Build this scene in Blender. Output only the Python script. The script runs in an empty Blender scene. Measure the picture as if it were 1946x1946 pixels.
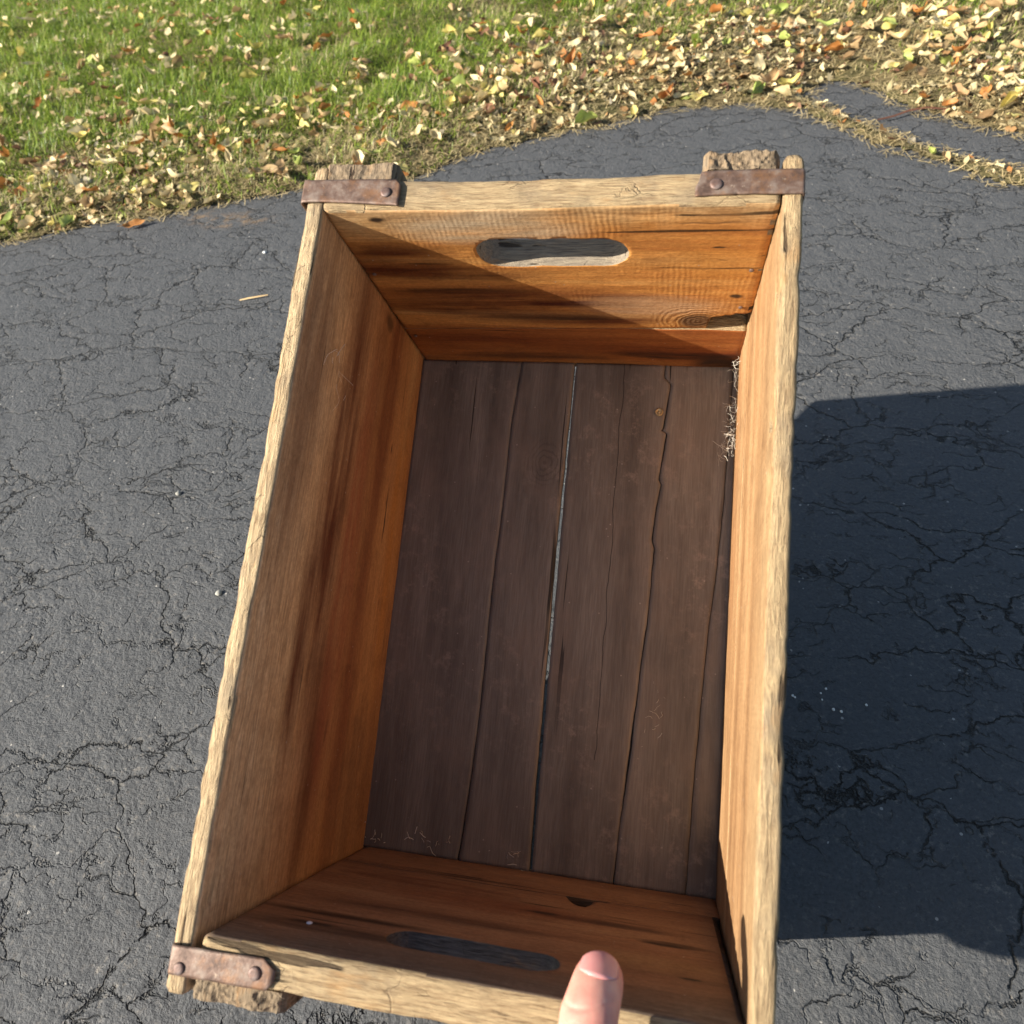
import bpy, bmesh, math, random
import numpy as np
from mathutils import Vector, Matrix, noise

random.seed(7)
rng = np.random.default_rng(7)
SC = bpy.context.scene
COL = SC.collection
R = math.radians

# ------------------------------------------------------------------ camera
cam_d = bpy.data.cameras.new("camera")
cam = bpy.data.objects.new("camera", cam_d)
COL.objects.link(cam)
cam.matrix_world = Matrix(((0.979361, -0.059983, 0.193011, 0.0834),
                           (0.174394, 0.733489, -0.656947, -0.1658),
                           (-0.102166, 0.677049, 0.728812, 0.6325),
                           (0, 0, 0, 1)))
cam_d.sensor_width = 36.0
cam_d.lens = 27.14
cam_d.clip_start = 0.01
cam_d.clip_end = 300.0
cam_d.dof.use_dof = True
cam_d.dof.focus_distance = 0.62
cam_d.dof.aperture_fstop = 12.0
SC.camera = cam

# ------------------------------------------------------------------ sky and sun
SUN_TRAVEL = Vector((0.78155, 0.41570, -0.46515)).normalized()
ELEV = math.asin(-SUN_TRAVEL.z)
AZ = math.atan2(-SUN_TRAVEL.y, -SUN_TRAVEL.x)          # towards the sun, from +X counter-clockwise
w = bpy.data.worlds.new("World")
SC.world = w
w.use_nodes = True
wn = w.node_tree
wn.nodes.clear()
sky = wn.nodes.new("ShaderNodeTexSky")
sky.sky_type = 'NISHITA'
sky.sun_disc = False
sky.sun_elevation = ELEV
sky.sun_rotation = math.pi / 2 - AZ
bg = wn.nodes.new("ShaderNodeBackground")
bg.inputs[1].default_value = 0.064
wo = wn.nodes.new("ShaderNodeOutputWorld")
wn.links.new(sky.outputs[0], bg.inputs[0])
wn.links.new(bg.outputs[0], wo.inputs[0])
sun_d = bpy.data.lights.new("sun", 'SUN')
sun_d.energy = 4.9
sun_d.angle = R(0.53)
sun_d.color = (1.0, 0.93, 0.82)
sun = bpy.data.objects.new("sun", sun_d)
COL.objects.link(sun)
sun.rotation_euler = SUN_TRAVEL.to_track_quat('-Z', 'Y').to_euler()
sun.location = (-3, -2, 4)

SC.view_settings.view_transform = 'Standard'
SC.view_settings.look = 'None'
SC.view_settings.gamma = 1.0
SC.view_settings.exposure = 1.2
SC.render.engine = 'CYCLES'
SC.render.resolution_x = 1024
SC.render.resolution_y = 1024

# ------------------------------------------------------------------ helpers
def tag(o, label=None, cat=None, group=None, kind=None):
    if label: o["label"] = label
    if cat: o["category"] = cat
    if group: o["group"] = group
    if kind: o["kind"] = kind
    return o

def link_mesh(name, me, mats=(), parent=None, smooth=True):
    o = bpy.data.objects.new(name, me)
    COL.objects.link(o)
    for m in mats: me.materials.append(m)
    if parent: o.parent = parent
    if smooth:
        me.polygons.foreach_set("use_smooth", [True] * len(me.polygons))
    return o

def mesh_np(name, verts, faces4=None, faces3=None):
    """fast mesh from numpy arrays"""
    me = bpy.data.meshes.new(name)
    verts = np.asarray(verts, dtype=np.float32)
    me.vertices.add(len(verts))
    me.vertices.foreach_set("co", verts.ravel())
    loops, starts, totals = [], [], []
    n = 0
    if faces4 is not None and len(faces4):
        f = np.asarray(faces4, dtype=np.int32)
        loops.append(f.ravel()); starts.append(np.arange(len(f)) * 4 + n); totals.append(np.full(len(f), 4)); n += f.size
    if faces3 is not None and len(faces3):
        f = np.asarray(faces3, dtype=np.int32)
        loops.append(f.ravel()); starts.append(np.arange(len(f)) * 3 + n); totals.append(np.full(len(f), 3)); n += f.size
    loops = np.concatenate(loops); starts = np.concatenate(starts); totals = np.concatenate(totals)
    me.loops.add(len(loops)); me.polygons.add(len(starts))
    me.loops.foreach_set("vertex_index", loops.astype(np.int32))
    me.polygons.foreach_set("loop_start", starts.astype(np.int32))
    me.polygons.foreach_set("loop_total", totals.astype(np.int32))
    me.update(calc_edges=True)
    return me

def vnoise(x, y, seed=0):
    """2-D value noise on numpy arrays, 0..1"""
    xi = np.floor(x).astype(np.int64); yi = np.floor(y).astype(np.int64)
    xf = x - xi; yf = y - yi
    u = xf * xf * (3 - 2 * xf); v = yf * yf * (3 - 2 * yf)
    def h(a, b):
        n = (a * 374761393 + b * 668265263 + seed * 1442695041) & 0x7fffffff
        n = ((n ^ (n >> 13)) * 1274126177) & 0x7fffffff
        return ((n ^ (n >> 16)) & 0xffff) / 65535.0
    return ((h(xi, yi) * (1 - u) + h(xi + 1, yi) * u) * (1 - v) + (h(xi, yi + 1) * (1 - u) + h(xi + 1, yi + 1) * u) * v)

def fbm(x, y, seed=0, o=4):
    s = 0; a = 0.5; t = 0
    for k in range(o):
        s = s + a * vnoise(x * 2 ** k, y * 2 ** k, seed + k); t += a; a *= 0.5
    return s / t

# ------------------------------------------------------------------ node helpers
class NT:
    def __init__(self, name):
        self.m = bpy.data.materials.new(name)
        self.m.use_nodes = True
        self.t = self.m.node_tree
        self.t.nodes.clear()
        self.out = self.t.nodes.new("ShaderNodeOutputMaterial")
        self.b = self.t.nodes.new("ShaderNodeBsdfPrincipled")
        self.t.links.new(self.b.outputs[0], self.out.inputs[0])
        self.tc = self.t.nodes.new("ShaderNodeTexCoord")
    def n(self, kind, **kw):
        nd = self.t.nodes.new(kind)
        for k, v in kw.items(): setattr(nd, k, v)
        return nd
    def l(self, a, b): self.t.links.new(a, b)
    def val(self, s, v):
        if hasattr(v, 'links'): self.l(v, s)
        else: s.default_value = v
    def map(self, scale=(1, 1, 1), loc=(0, 0, 0), rot=(0, 0, 0), src=None):
        m = self.n("ShaderNodeMapping")
        m.inputs['Scale'].default_value = scale
        m.inputs['Location'].default_value = loc
        m.inputs['Rotation'].default_value = rot
        self.l(src or self.tc.outputs['Object'], m.inputs[0])
        return m.outputs[0]
    def noise(self, vec, scale=5, detail=4, rough=0.55, dist=0.0, col=False):
        nd = self.n("ShaderNodeTexNoise")
        self.l(vec, nd.inputs['Vector'])
        nd.inputs['Scale'].default_value = scale
        nd.inputs['Detail'].default_value = detail
        nd.inputs['Roughness'].default_value = rough
        nd.inputs['Distortion'].default_value = dist
        return nd.outputs[1] if col else nd.outputs[0]
    def ramp(self, f, stops, interp='LINEAR'):
        r = self.n("ShaderNodeValToRGB")
        r.color_ramp.interpolation = interp
        e = r.color_ramp.elements
        while len(e) < len(stops): e.new(0.5)
        for i, (p, c) in enumerate(stops):
            e[i].position = p
            e[i].color = (c, c, c, 1) if isinstance(c, (int, float)) else (*c, 1)
        self.l(f, r.inputs[0])
        return r.outputs[0]
    def mix(self, fac, a, b, mode='MIX'):
        m = self.n("ShaderNodeMix", data_type='RGBA', blend_type=mode)
        self.val(m.inputs[0], fac)
        for i, v in ((6, a), (7, b)):
            if isinstance(v, tuple): v = (*v, 1)
            self.val(m.inputs[i], v)
        return m.outputs[2]
    def math(self, op, a, b=0.0, c=None, clamp=False):
        m = self.n("ShaderNodeMath", operation=op, use_clamp=clamp)
        self.val(m.inputs[0], a); self.val(m.inputs[1], b)
        if c is not None: self.val(m.inputs[2], c)
        return m.outputs[0]
    def sep(self, v=None):
        s = self.n("ShaderNodeSeparateXYZ")
        self.l(v or self.tc.outputs['Object'], s.inputs[0])
        return s.outputs
    def sstep(self, v, a, b):
        m = self.n("ShaderNodeMapRange", interpolation_type='SMOOTHSTEP')
        self.val(m.inputs[0], v)
        m.inputs[1].default_value = a; m.inputs[2].default_value = b
        return m.outputs[0]
    def blob(self, c, r, warp=None):
        """soft ellipsoid mask 1 at centre c with radii r in object space, edge wobbled"""
        v = self.n("ShaderNodeVectorMath", operation='SUBTRACT')
        self.l(warp or self.tc.outputs['Object'], v.inputs[0]); v.inputs[1].default_value = c
        d = self.n("ShaderNodeVectorMath", operation='DIVIDE')
        self.l(v.outputs[0], d.inputs[0]); d.inputs[1].default_value = r
        ln = self.n("ShaderNodeVectorMath", operation='LENGTH')
        self.l(d.outputs[0], ln.inputs[0])
        return self.sstep(ln.outputs['Value'], 1.0, 0.35)
    def warp(self, amt, scale, stretch=(1, 1, 1)):
        nz = self.noise(self.map(stretch), scale, 4, 0.6, col=True)
        s = self.n("ShaderNodeVectorMath", operation='SUBTRACT'); self.l(nz, s.inputs[0]); s.inputs[1].default_value = (.5, .5, .5)
        k = self.n("ShaderNodeVectorMath", operation='SCALE'); self.l(s.outputs[0], k.inputs[0]); k.inputs['Scale'].default_value = amt
        a = self.n("ShaderNodeVectorMath", operation='ADD'); self.l(self.tc.outputs['Object'], a.inputs[0]); self.l(k.outputs[0], a.inputs[1])
        return a.outputs[0]
    def bump(self, h, strength=0.5, dist=0.001, prev=None):
        b = self.n("ShaderNodeBump")
        b.inputs['Strength'].default_value = strength
        b.inputs['Distance'].default_value = dist
        self.l(h, b.inputs['Height'])
        if prev: self.l(prev, b.inputs['Normal'])
        return b.outputs[0]
    def done(self, col=None, rough=0.8, nrm=None, spec=0.3):
        if col is not None:
            if isinstance(col, tuple): col = (*col, 1)
            self.val(self.b.inputs['Base Color'], col)
        self.val(self.b.inputs['Roughness'], rough)
        self.b.inputs['Specular IOR Level'].default_value = spec
        if nrm: self.l(nrm, self.b.inputs['Normal'])
        return self.m

CW, CL, CD = 0.270, 0.408, 0.2246       # crate: inner width, length, depth (metres, crate space)

# ------------------------------------------------------------------ wood materials
def grain_vec(axis, k):
    """scale vector that stretches noise along the grain axis"""
    s = [1.0, 1.0, 1.0]; s[axis] = k
    return tuple(s)

def inner_wood(name, axis, cols, stains_and_shade=(), fades=(), saw=None, knots=(), spots=(), weather=(CD - 0.05, CD - 0.004, 0.8),
               broad=(38, 0.07), cracks=True, bumpk=0.35, rough=0.58, gray=(0.20, 0.125, 0.065)):
    t = NT(name)
    wv = t.warp(0.012, 9, grain_vec(axis, 0.25))
    gs = grain_vec(axis, 0.05)
    # broad annual bands
    b1 = t.noise(t.map(grain_vec(axis, broad[1]), src=wv), broad[0], 3, 0.5)
    col = t.ramp(b1, [(0.30, cols[0]), (0.45, cols[1]), (0.55, cols[2]), (0.70, cols[3])])
    # fine fibre
    g = t.noise(t.map(gs, src=wv), 900, 4, 0.65)
    col = t.mix(t.math('MULTIPLY', t.ramp(g, [(0.38, 1.0), (0.58, 0.0)]), 0.38), col, t.mix(1.0, col, (0.45, 0.36, 0.30), 'MULTIPLY'))
    g2 = t.noise(t.map(grain_vec(axis, 0.11), src=wv), 330, 3, 0.6)
    col = t.mix(t.math('MULTIPLY', t.ramp(g2, [(0.5, 0.0), (0.72, 1.0)]), 0.35), col, t.mix(1.0, col, (1.5, 1.35, 1.25), 'MULTIPLY'))
    x, y, z = t.sep()
    wz = t.math('ADD', z, t.math('MULTIPLY', t.math('SUBTRACT', t.noise(t.map((1, 1, 1)), 22, 4), 0.5), 0.05))
    col = t.mix(t.math('MULTIPLY', t.sstep(wz, weather[0], weather[1]), weather[2]), col, t.mix(t.ramp(g, [(0.35, 0.0), (0.6, 1.0)]), tuple(v * 0.55 for v in gray), tuple(v * 1.25 for v in gray)))
    for c, r, sc, a in stains_and_shade:                      # stains along the grain; the far end's also paint in shade
        m = t.blob(c, r, wv)
        st = t.ramp(t.noise(t.map(grain_vec(axis, 0.09), loc=(c[0] * 7, c[1] * 5, c[2] * 9)), 90, 4, 0.6), [(0.32, 0.25), (0.6, 1.0)])
        col = t.mix(t.math('MULTIPLY', t.math('MULTIPLY', m, st), a), col, sc)
    iso = t.noise(t.map(grain_vec(axis, 0.6)), 520, 4, 0.7)
    col = t.mix(t.math('MULTIPLY', t.ramp(iso, [(0.42, 1.0), (0.60, 0.0)]), 0.40), col, t.mix(1.0, col, (0.55, 0.47, 0.42), 'MULTIPLY'))
    # mottled handling dirt
    dz = t.noise(t.map((1, 1, 1)), 34, 5, 0.7)
    col = t.mix(t.math('MULTIPLY', t.ramp(dz, [(0.52, 0.0), (0.75, 1.0)]), 0.5), col, t.mix(1.0, col, (0.42, 0.36, 0.33), 'MULTIPLY'))
    h = t.math('ADD', t.math('ADD', t.math('MULTIPLY', g, 0.4), t.math('MULTIPLY', g2, 0.4)), t.math('MULTIPLY', iso, 0.5))
    nrm = t.bump(h, bumpk, 0.0009)
    if saw:
        ax, pitch, amt = saw                        # saw marks standing across the grain
        sx = [0, 0, 0]; sx[ax] = 1.0
        sv = t.map((1, 1, 1), src=t.warp(0.010, 14))
        wvn = t.n("ShaderNodeTexWave", wave_type='BANDS', bands_direction='XYZ'[ax], wave_profile='SIN')
        t.l(sv, wvn.inputs[0]); wvn.inputs['Scale'].default_value = 0.314 / pitch; wvn.inputs['Distortion'].default_value = 2.2
        wvn.inputs['Detail'].default_value = 2
        msk = t.ramp(t.noise(t.map((1, 1, 1)), 19, 4, 0.65), [(0.42, 0.0), (0.75, 1.0)])
        sw = t.math('MULTIPLY', wvn.outputs['Fac'], msk)
        nrm = t.bump(sw, amt, 0.0006, nrm)
        col = t.mix(t.math('MULTIPLY', sw, 0.10), col, t.mix(1.0, col, (1.5, 1.45, 1.4), 'MULTIPLY'))
    for c, r in knots:                              # ring knots
        vv = t.n("ShaderNodeVectorMath", operation='SUBTRACT'); t.l(wv, vv.inputs[0]); vv.inputs[1].default_value = c
        dd = t.n("ShaderNodeVectorMath", operation='DIVIDE'); t.l(vv.outputs[0], dd.inputs[0]); dd.inputs[1].default_value = r
        ln = t.n("ShaderNodeVectorMath", operation='LENGTH'); t.l(dd.outputs[0], ln.inputs[0])
        rings = t.math('SINE', t.math('MULTIPLY', t.math('ADD', ln.outputs['Value'], t.math('MULTIPLY', t.noise(t.map((1, 1, 1)), 42, 4), 1.1)), 24.0))
        msk = t.sstep(ln.outputs['Value'], 2.4, 0.6)
        col = t.mix(t.math('MULTIPLY', msk, t.math('MULTIPLY', t.math('ADD', t.math('MULTIPLY', rings, 0.5), 0.5), 0.25)), col, (0.14, 0.055, 0.022))
        core = t.sstep(ln.outputs['Value'], 1.0, 0.5)
        col = t.mix(t.math('MULTIPLY', core, 0.85), col, t.mix(t.noise(t.map((1, 1, 1)), 240, 4), (0.10, 0.05, 0.028), (0.02, 0.012, 0.008)))
        nrm = t.bump(t.math('MULTIPLY', rings, msk), 0.25, 0.0008, nrm)
    for c, r, a in spots:                           # small black spots and nail stains
        m = t.blob(c, r, t.warp(0.006, 60, grain_vec(axis, 0.5)))
        col = t.mix(t.math('MULTIPLY', m, a), col, (0.014, 0.009, 0.007))
    if cracks:
        ck = t.noise(t.map(grain_vec(axis, 0.022), src=wv), 160, 2, 0.5)
        cm = t.math('MULTIPLY', t.ramp(ck, [(0.30, 1.0), (0.32, 0.0)]), t.ramp(t.noise(t.map((1, 1, 1), loc=(3, 1, 2)), 9, 2), [(0.5, 0.0), (0.6, 1.0)]))
        col = t.mix(t.math('MULTIPLY', cm, 0.85), col, (0.012, 0.007, 0.004))
    # dust specks
    sp = t.n("ShaderNodeTexVoronoi"); t.l(t.tc.outputs['Object'], sp.inputs['Vector']); sp.inputs['Scale'].default_value = 130
    spm = t.math('MULTIPLY', t.math('LESS_THAN', sp.outputs['Distance'], 0.085), t.math('GREATER_THAN', t.noise(t.map((1, 1, 1)), 60, 1), 0.58))
    col = t.mix(t.math('MULTIPLY', spm, 0.6), col, (0.45, 0.38, 0.30))
    return t.done(col, rough, nrm, 0.35)

def weathered(name, axis, light, dark, tint=(1, 1, 1), moss=0.0, bumpk=1.0):
    """bare grey-gold wood of the worn edges and outsides"""
    t = NT(name)
    wv = t.warp(0.006, 30, grain_vec(axis, 0.3))
    g = t.noise(t.map(grain_vec(axis, 0.08), src=wv), 900, 5, 0.7)
    g2 = t.noise(t.map(grain_vec(axis, 0.12), src=wv), 300, 4, 0.65)
    pat = t.noise(t.map((1, 1, 1)), 28, 4, 0.65)
    col = t.ramp(g, [(0.32, dark), (0.47, tuple(0.5 * (a + b) for a, b in zip(dark, light))), (0.62, light)])
    col = t.mix(t.math('MULTIPLY', t.ramp(g2, [(0.50, 0.0), (0.70, 1.0)]), 0.55), col, tuple(min(1, v * 1.35) for v in light))
    col = t.mix(t.math('MULTIPLY', t.ramp(pat, [(0.50, 0.0), (0.70, 1.0)]), 0.55), col, (0.20, 0.16, 0.115))
    p2 = t.noise(t.map(grain_vec(axis, 0.35), loc=(4, 2, 1)), 50, 4, 0.7)
    col = t.mix(t.math('MULTIPLY', t.ramp(p2, [(0.58, 0.0), (0.72, 1.0)]), 0.6), col, (0.42, 0.23, 0.09))
    # splits along the grain and short breaks across it
    ck = t.noise(t.map(grain_vec(axis, 0.06), src=wv), 190, 2, 0.5)
    cm = t.ramp(ck, [(0.315, 1.0), (0.345, 0.0)])
    vo = t.n("ShaderNodeTexVoronoi", feature='DISTANCE_TO_EDGE'); t.l(t.map(grain_vec(axis, 0.40), src=t.warp(0.012, 45)), vo.inputs['Vector']); vo.inputs['Scale'].default_value = 95
    cm2 = t.math('MULTIPLY', t.ramp(vo.outputs['Distance'], [(0.004, 1.0), (0.022, 0.0)]), t.ramp(t.noise(t.map((1, 1, 1), loc=(1, 5, 3)), 26, 2), [(0.55, 0.0), (0.66, 0.8)]))
    cr = t.math('MAXIMUM', cm, t.math('MULTIPLY', cm2, 0.45))
    col = t.mix(t.math('MULTIPLY', cr, 0.8), col, (0.035, 0.02, 0.012))
    h = t.math('SUBTRACT', t.math('ADD', t.math('MULTIPLY', g, 0.7), t.math('MULTIPLY', g2, 0.8)), t.math('MULTIPLY', cr, 0.9))
    nrm = t.bump(h, bumpk, 0.0022)
    return t.done(col, 0.85, nrm, 0.2)

M = {}
ORANGE = ((0.17, 0.055, 0.016), (0.34, 0.115, 0.032), (0.47, 0.175, 0.050), (0.56, 0.25, 0.085))
M['left_in'] = inner_wood("stained_pine_left", 1, ((0.32, 0.145, 0.056), (0.49, 0.235, 0.088), (0.60, 0.31, 0.115), (0.66, 0.40, 0.17)),
    stains_and_shade=[((0, 0.26, 0.138), (0.02, 0.22, 0.024), (0.13, 0.038, 0.015), 1.0),
            ((0, 0.17, 0.160), (0.02, 0.13, 0.014), (0.13, 0.040, 0.017), 1.0),
            ((0, 0.08, 0.118), (0.02, 0.13, 0.020), (0.15, 0.050, 0.020), 0.9),
            ((0, 0.30, 0.205), (0.02, 0.16, 0.030), (0.25, 0.15, 0.085), 0.85),
            ((0, 0.34, 0.070), (0.02, 0.14, 0.018), (0.20, 0.06, 0.022), 0.8), ((0, 0.14, 0.075), (0.02, 0.16, 0.022), (0.26, 0.09, 0.035), 0.8), ((0, 0.20, 0.105), (0.02, 0.22, 0.020), (0.32, 0.105, 0.045), 0.85),
            ((0, 0.24, 0.020), (0.02, 0.16, 0.022), (0.54, 0.22, 0.045), 0.7),
            ((0, 0.05, 0.04), (0.02, 0.08, 0.05), (0.20, 0.10, 0.05), 0.6)],
    spots=[((0, 0.256, 0.045), (0.02, 0.030, 0.0016), 0.9), ((0, 0.31, 0.05), (0.02, 0.006, 0.002), 0.8), ((0, 0.092, 0.10), (0.02, 0.012, 0.003), 0.35),
           ((0, 0.40, 0.09), (0.02, 0.01, 0.01), 0.6)],
    weather=(CD - 0.15, CD + 0.00, 0.9), gray=(0.56, 0.40, 0.235), broad=(20, 0.09))
M['right_in'] = inner_wood("bare_pine_right", 1, ((0.27, 0.150, 0.068), (0.37, 0.215, 0.100), (0.43, 0.265, 0.13), (0.50, 0.33, 0.17)),
    stains_and_shade=[((CW, 0.30, 0.03), (0.02, 0.2, 0.03), (0.34, 0.165, 0.07), 0.6)],
    saw=(1, 0.0031, 0.30), weather=(CD - 0.09, CD, 0.75), gray=(0.33, 0.215, 0.11), cracks=True, bumpk=0.4)
M['far_in'] = inner_wood("stained_shaded_pine_far_end", 0, ((0.28, 0.095, 0.026), (0.52, 0.215, 0.055), (0.68, 0.32, 0.085), (0.74, 0.42, 0.15)),  # palette raised for the sunlit right; dark patches cover the shaded left
    stains_and_shade=[((0.06, CL, 0.150), (0.10, 0.02, 0.012), (0.07, 0.013, 0.006), 0.9), ((0.10, CL, 0.105), (0.15, 0.03, 0.030), (0.085, 0.014, 0.005), 1.0), ((0.03, CL, 0.165), (0.06, 0.03, 0.035), (0.09, 0.015, 0.005), 0.9),  # dark reds: stained wood plus shade painted into the lower left
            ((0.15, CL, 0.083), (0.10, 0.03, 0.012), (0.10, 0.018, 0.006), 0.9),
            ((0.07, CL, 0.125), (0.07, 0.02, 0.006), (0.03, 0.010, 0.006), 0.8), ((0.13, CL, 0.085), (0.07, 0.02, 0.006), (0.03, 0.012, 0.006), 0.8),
            ((0.20, CL, 0.105), (0.07, 0.03, 0.022), (0.58, 0.38, 0.22), 0.8), ((0.10, CL, 0.205), (0.08, 0.03, 0.024), (0.62, 0.48, 0.31), 0.95),  # upper weathered smear paled further to paint in sunlit brightness
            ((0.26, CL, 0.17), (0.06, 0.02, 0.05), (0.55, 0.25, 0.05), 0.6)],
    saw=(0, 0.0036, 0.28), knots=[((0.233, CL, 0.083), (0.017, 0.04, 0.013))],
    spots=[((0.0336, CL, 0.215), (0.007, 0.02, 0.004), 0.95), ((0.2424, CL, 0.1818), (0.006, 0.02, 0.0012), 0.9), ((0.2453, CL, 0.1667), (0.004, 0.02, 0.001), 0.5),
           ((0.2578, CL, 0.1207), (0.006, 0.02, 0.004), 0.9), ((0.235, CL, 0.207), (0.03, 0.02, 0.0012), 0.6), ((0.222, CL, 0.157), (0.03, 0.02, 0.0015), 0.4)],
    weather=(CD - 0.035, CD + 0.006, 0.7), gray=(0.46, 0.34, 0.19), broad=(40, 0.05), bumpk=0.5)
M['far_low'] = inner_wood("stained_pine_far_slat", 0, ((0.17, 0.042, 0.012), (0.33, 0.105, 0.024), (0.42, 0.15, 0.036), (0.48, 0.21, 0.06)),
    stains_and_shade=[((0.22, CL, 0.02), (0.07, 0.02, 0.010), (0.02, 0.010, 0.006), 0.95), ((0.10, CL, 0.012), (0.09, 0.02, 0.010), (0.06, 0.02, 0.008), 0.8),
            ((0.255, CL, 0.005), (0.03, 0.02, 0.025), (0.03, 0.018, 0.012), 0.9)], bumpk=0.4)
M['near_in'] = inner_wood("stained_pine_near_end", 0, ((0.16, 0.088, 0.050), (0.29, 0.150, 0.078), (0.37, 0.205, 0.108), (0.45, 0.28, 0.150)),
    stains_and_shade=[((0.05, 0, 0.165), (0.08, 0.02, 0.007), (0.03, 0.014, 0.009), 0.9), ((0.06, 0, 0.190), (0.08, 0.02, 0.010), (0.035, 0.022, 0.016), 0.8),
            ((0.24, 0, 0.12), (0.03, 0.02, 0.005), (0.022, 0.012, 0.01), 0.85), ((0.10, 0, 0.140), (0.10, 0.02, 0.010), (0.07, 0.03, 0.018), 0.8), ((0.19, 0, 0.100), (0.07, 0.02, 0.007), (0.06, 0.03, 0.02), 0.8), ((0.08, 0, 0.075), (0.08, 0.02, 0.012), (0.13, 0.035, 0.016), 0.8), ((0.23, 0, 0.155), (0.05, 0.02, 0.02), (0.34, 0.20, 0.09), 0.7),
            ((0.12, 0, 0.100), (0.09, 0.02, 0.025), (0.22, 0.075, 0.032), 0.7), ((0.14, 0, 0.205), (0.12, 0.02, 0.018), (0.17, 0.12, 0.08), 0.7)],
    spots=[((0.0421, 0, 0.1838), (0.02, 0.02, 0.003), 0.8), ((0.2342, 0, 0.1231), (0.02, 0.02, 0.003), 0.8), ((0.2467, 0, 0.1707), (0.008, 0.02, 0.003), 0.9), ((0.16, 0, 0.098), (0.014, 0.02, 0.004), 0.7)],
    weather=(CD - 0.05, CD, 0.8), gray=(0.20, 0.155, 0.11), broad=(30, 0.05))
M['edge_y'] = weathered("weathered_edge_long", 1, (0.56, 0.42, 0.245), (0.24, 0.155, 0.085), bumpk=1.3)
M['edge_r'] = weathered("weathered_edge_right", 1, (0.46, 0.335, 0.185), (0.20, 0.13, 0.07), bumpk=1.3)
M['hollow'] = weathered("dark_hollow", 0, (0.11, 0.070, 0.045), (0.035, 0.024, 0.018))  # darker tone for the broken recesses and the near slat's edges
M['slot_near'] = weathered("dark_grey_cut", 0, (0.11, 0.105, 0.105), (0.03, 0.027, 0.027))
M['edge_x'] = weathered("weathered_edge_short", 0, (0.52, 0.385, 0.215), (0.24, 0.155, 0.08), bumpk=1.2)
M['outer'] = weathered("weathered_outside", 1, (0.30, 0.22, 0.13), (0.13, 0.085, 0.05))
M['endgrain'] = weathered("weathered_end_block", 1, (0.27, 0.20, 0.125), (0.085, 0.060, 0.04), bumpk=0.6)

M['slot'] = weathered("grey_weathered_cut", 0, (0.36, 0.295, 0.21), (0.19, 0.155, 0.12))

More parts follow.
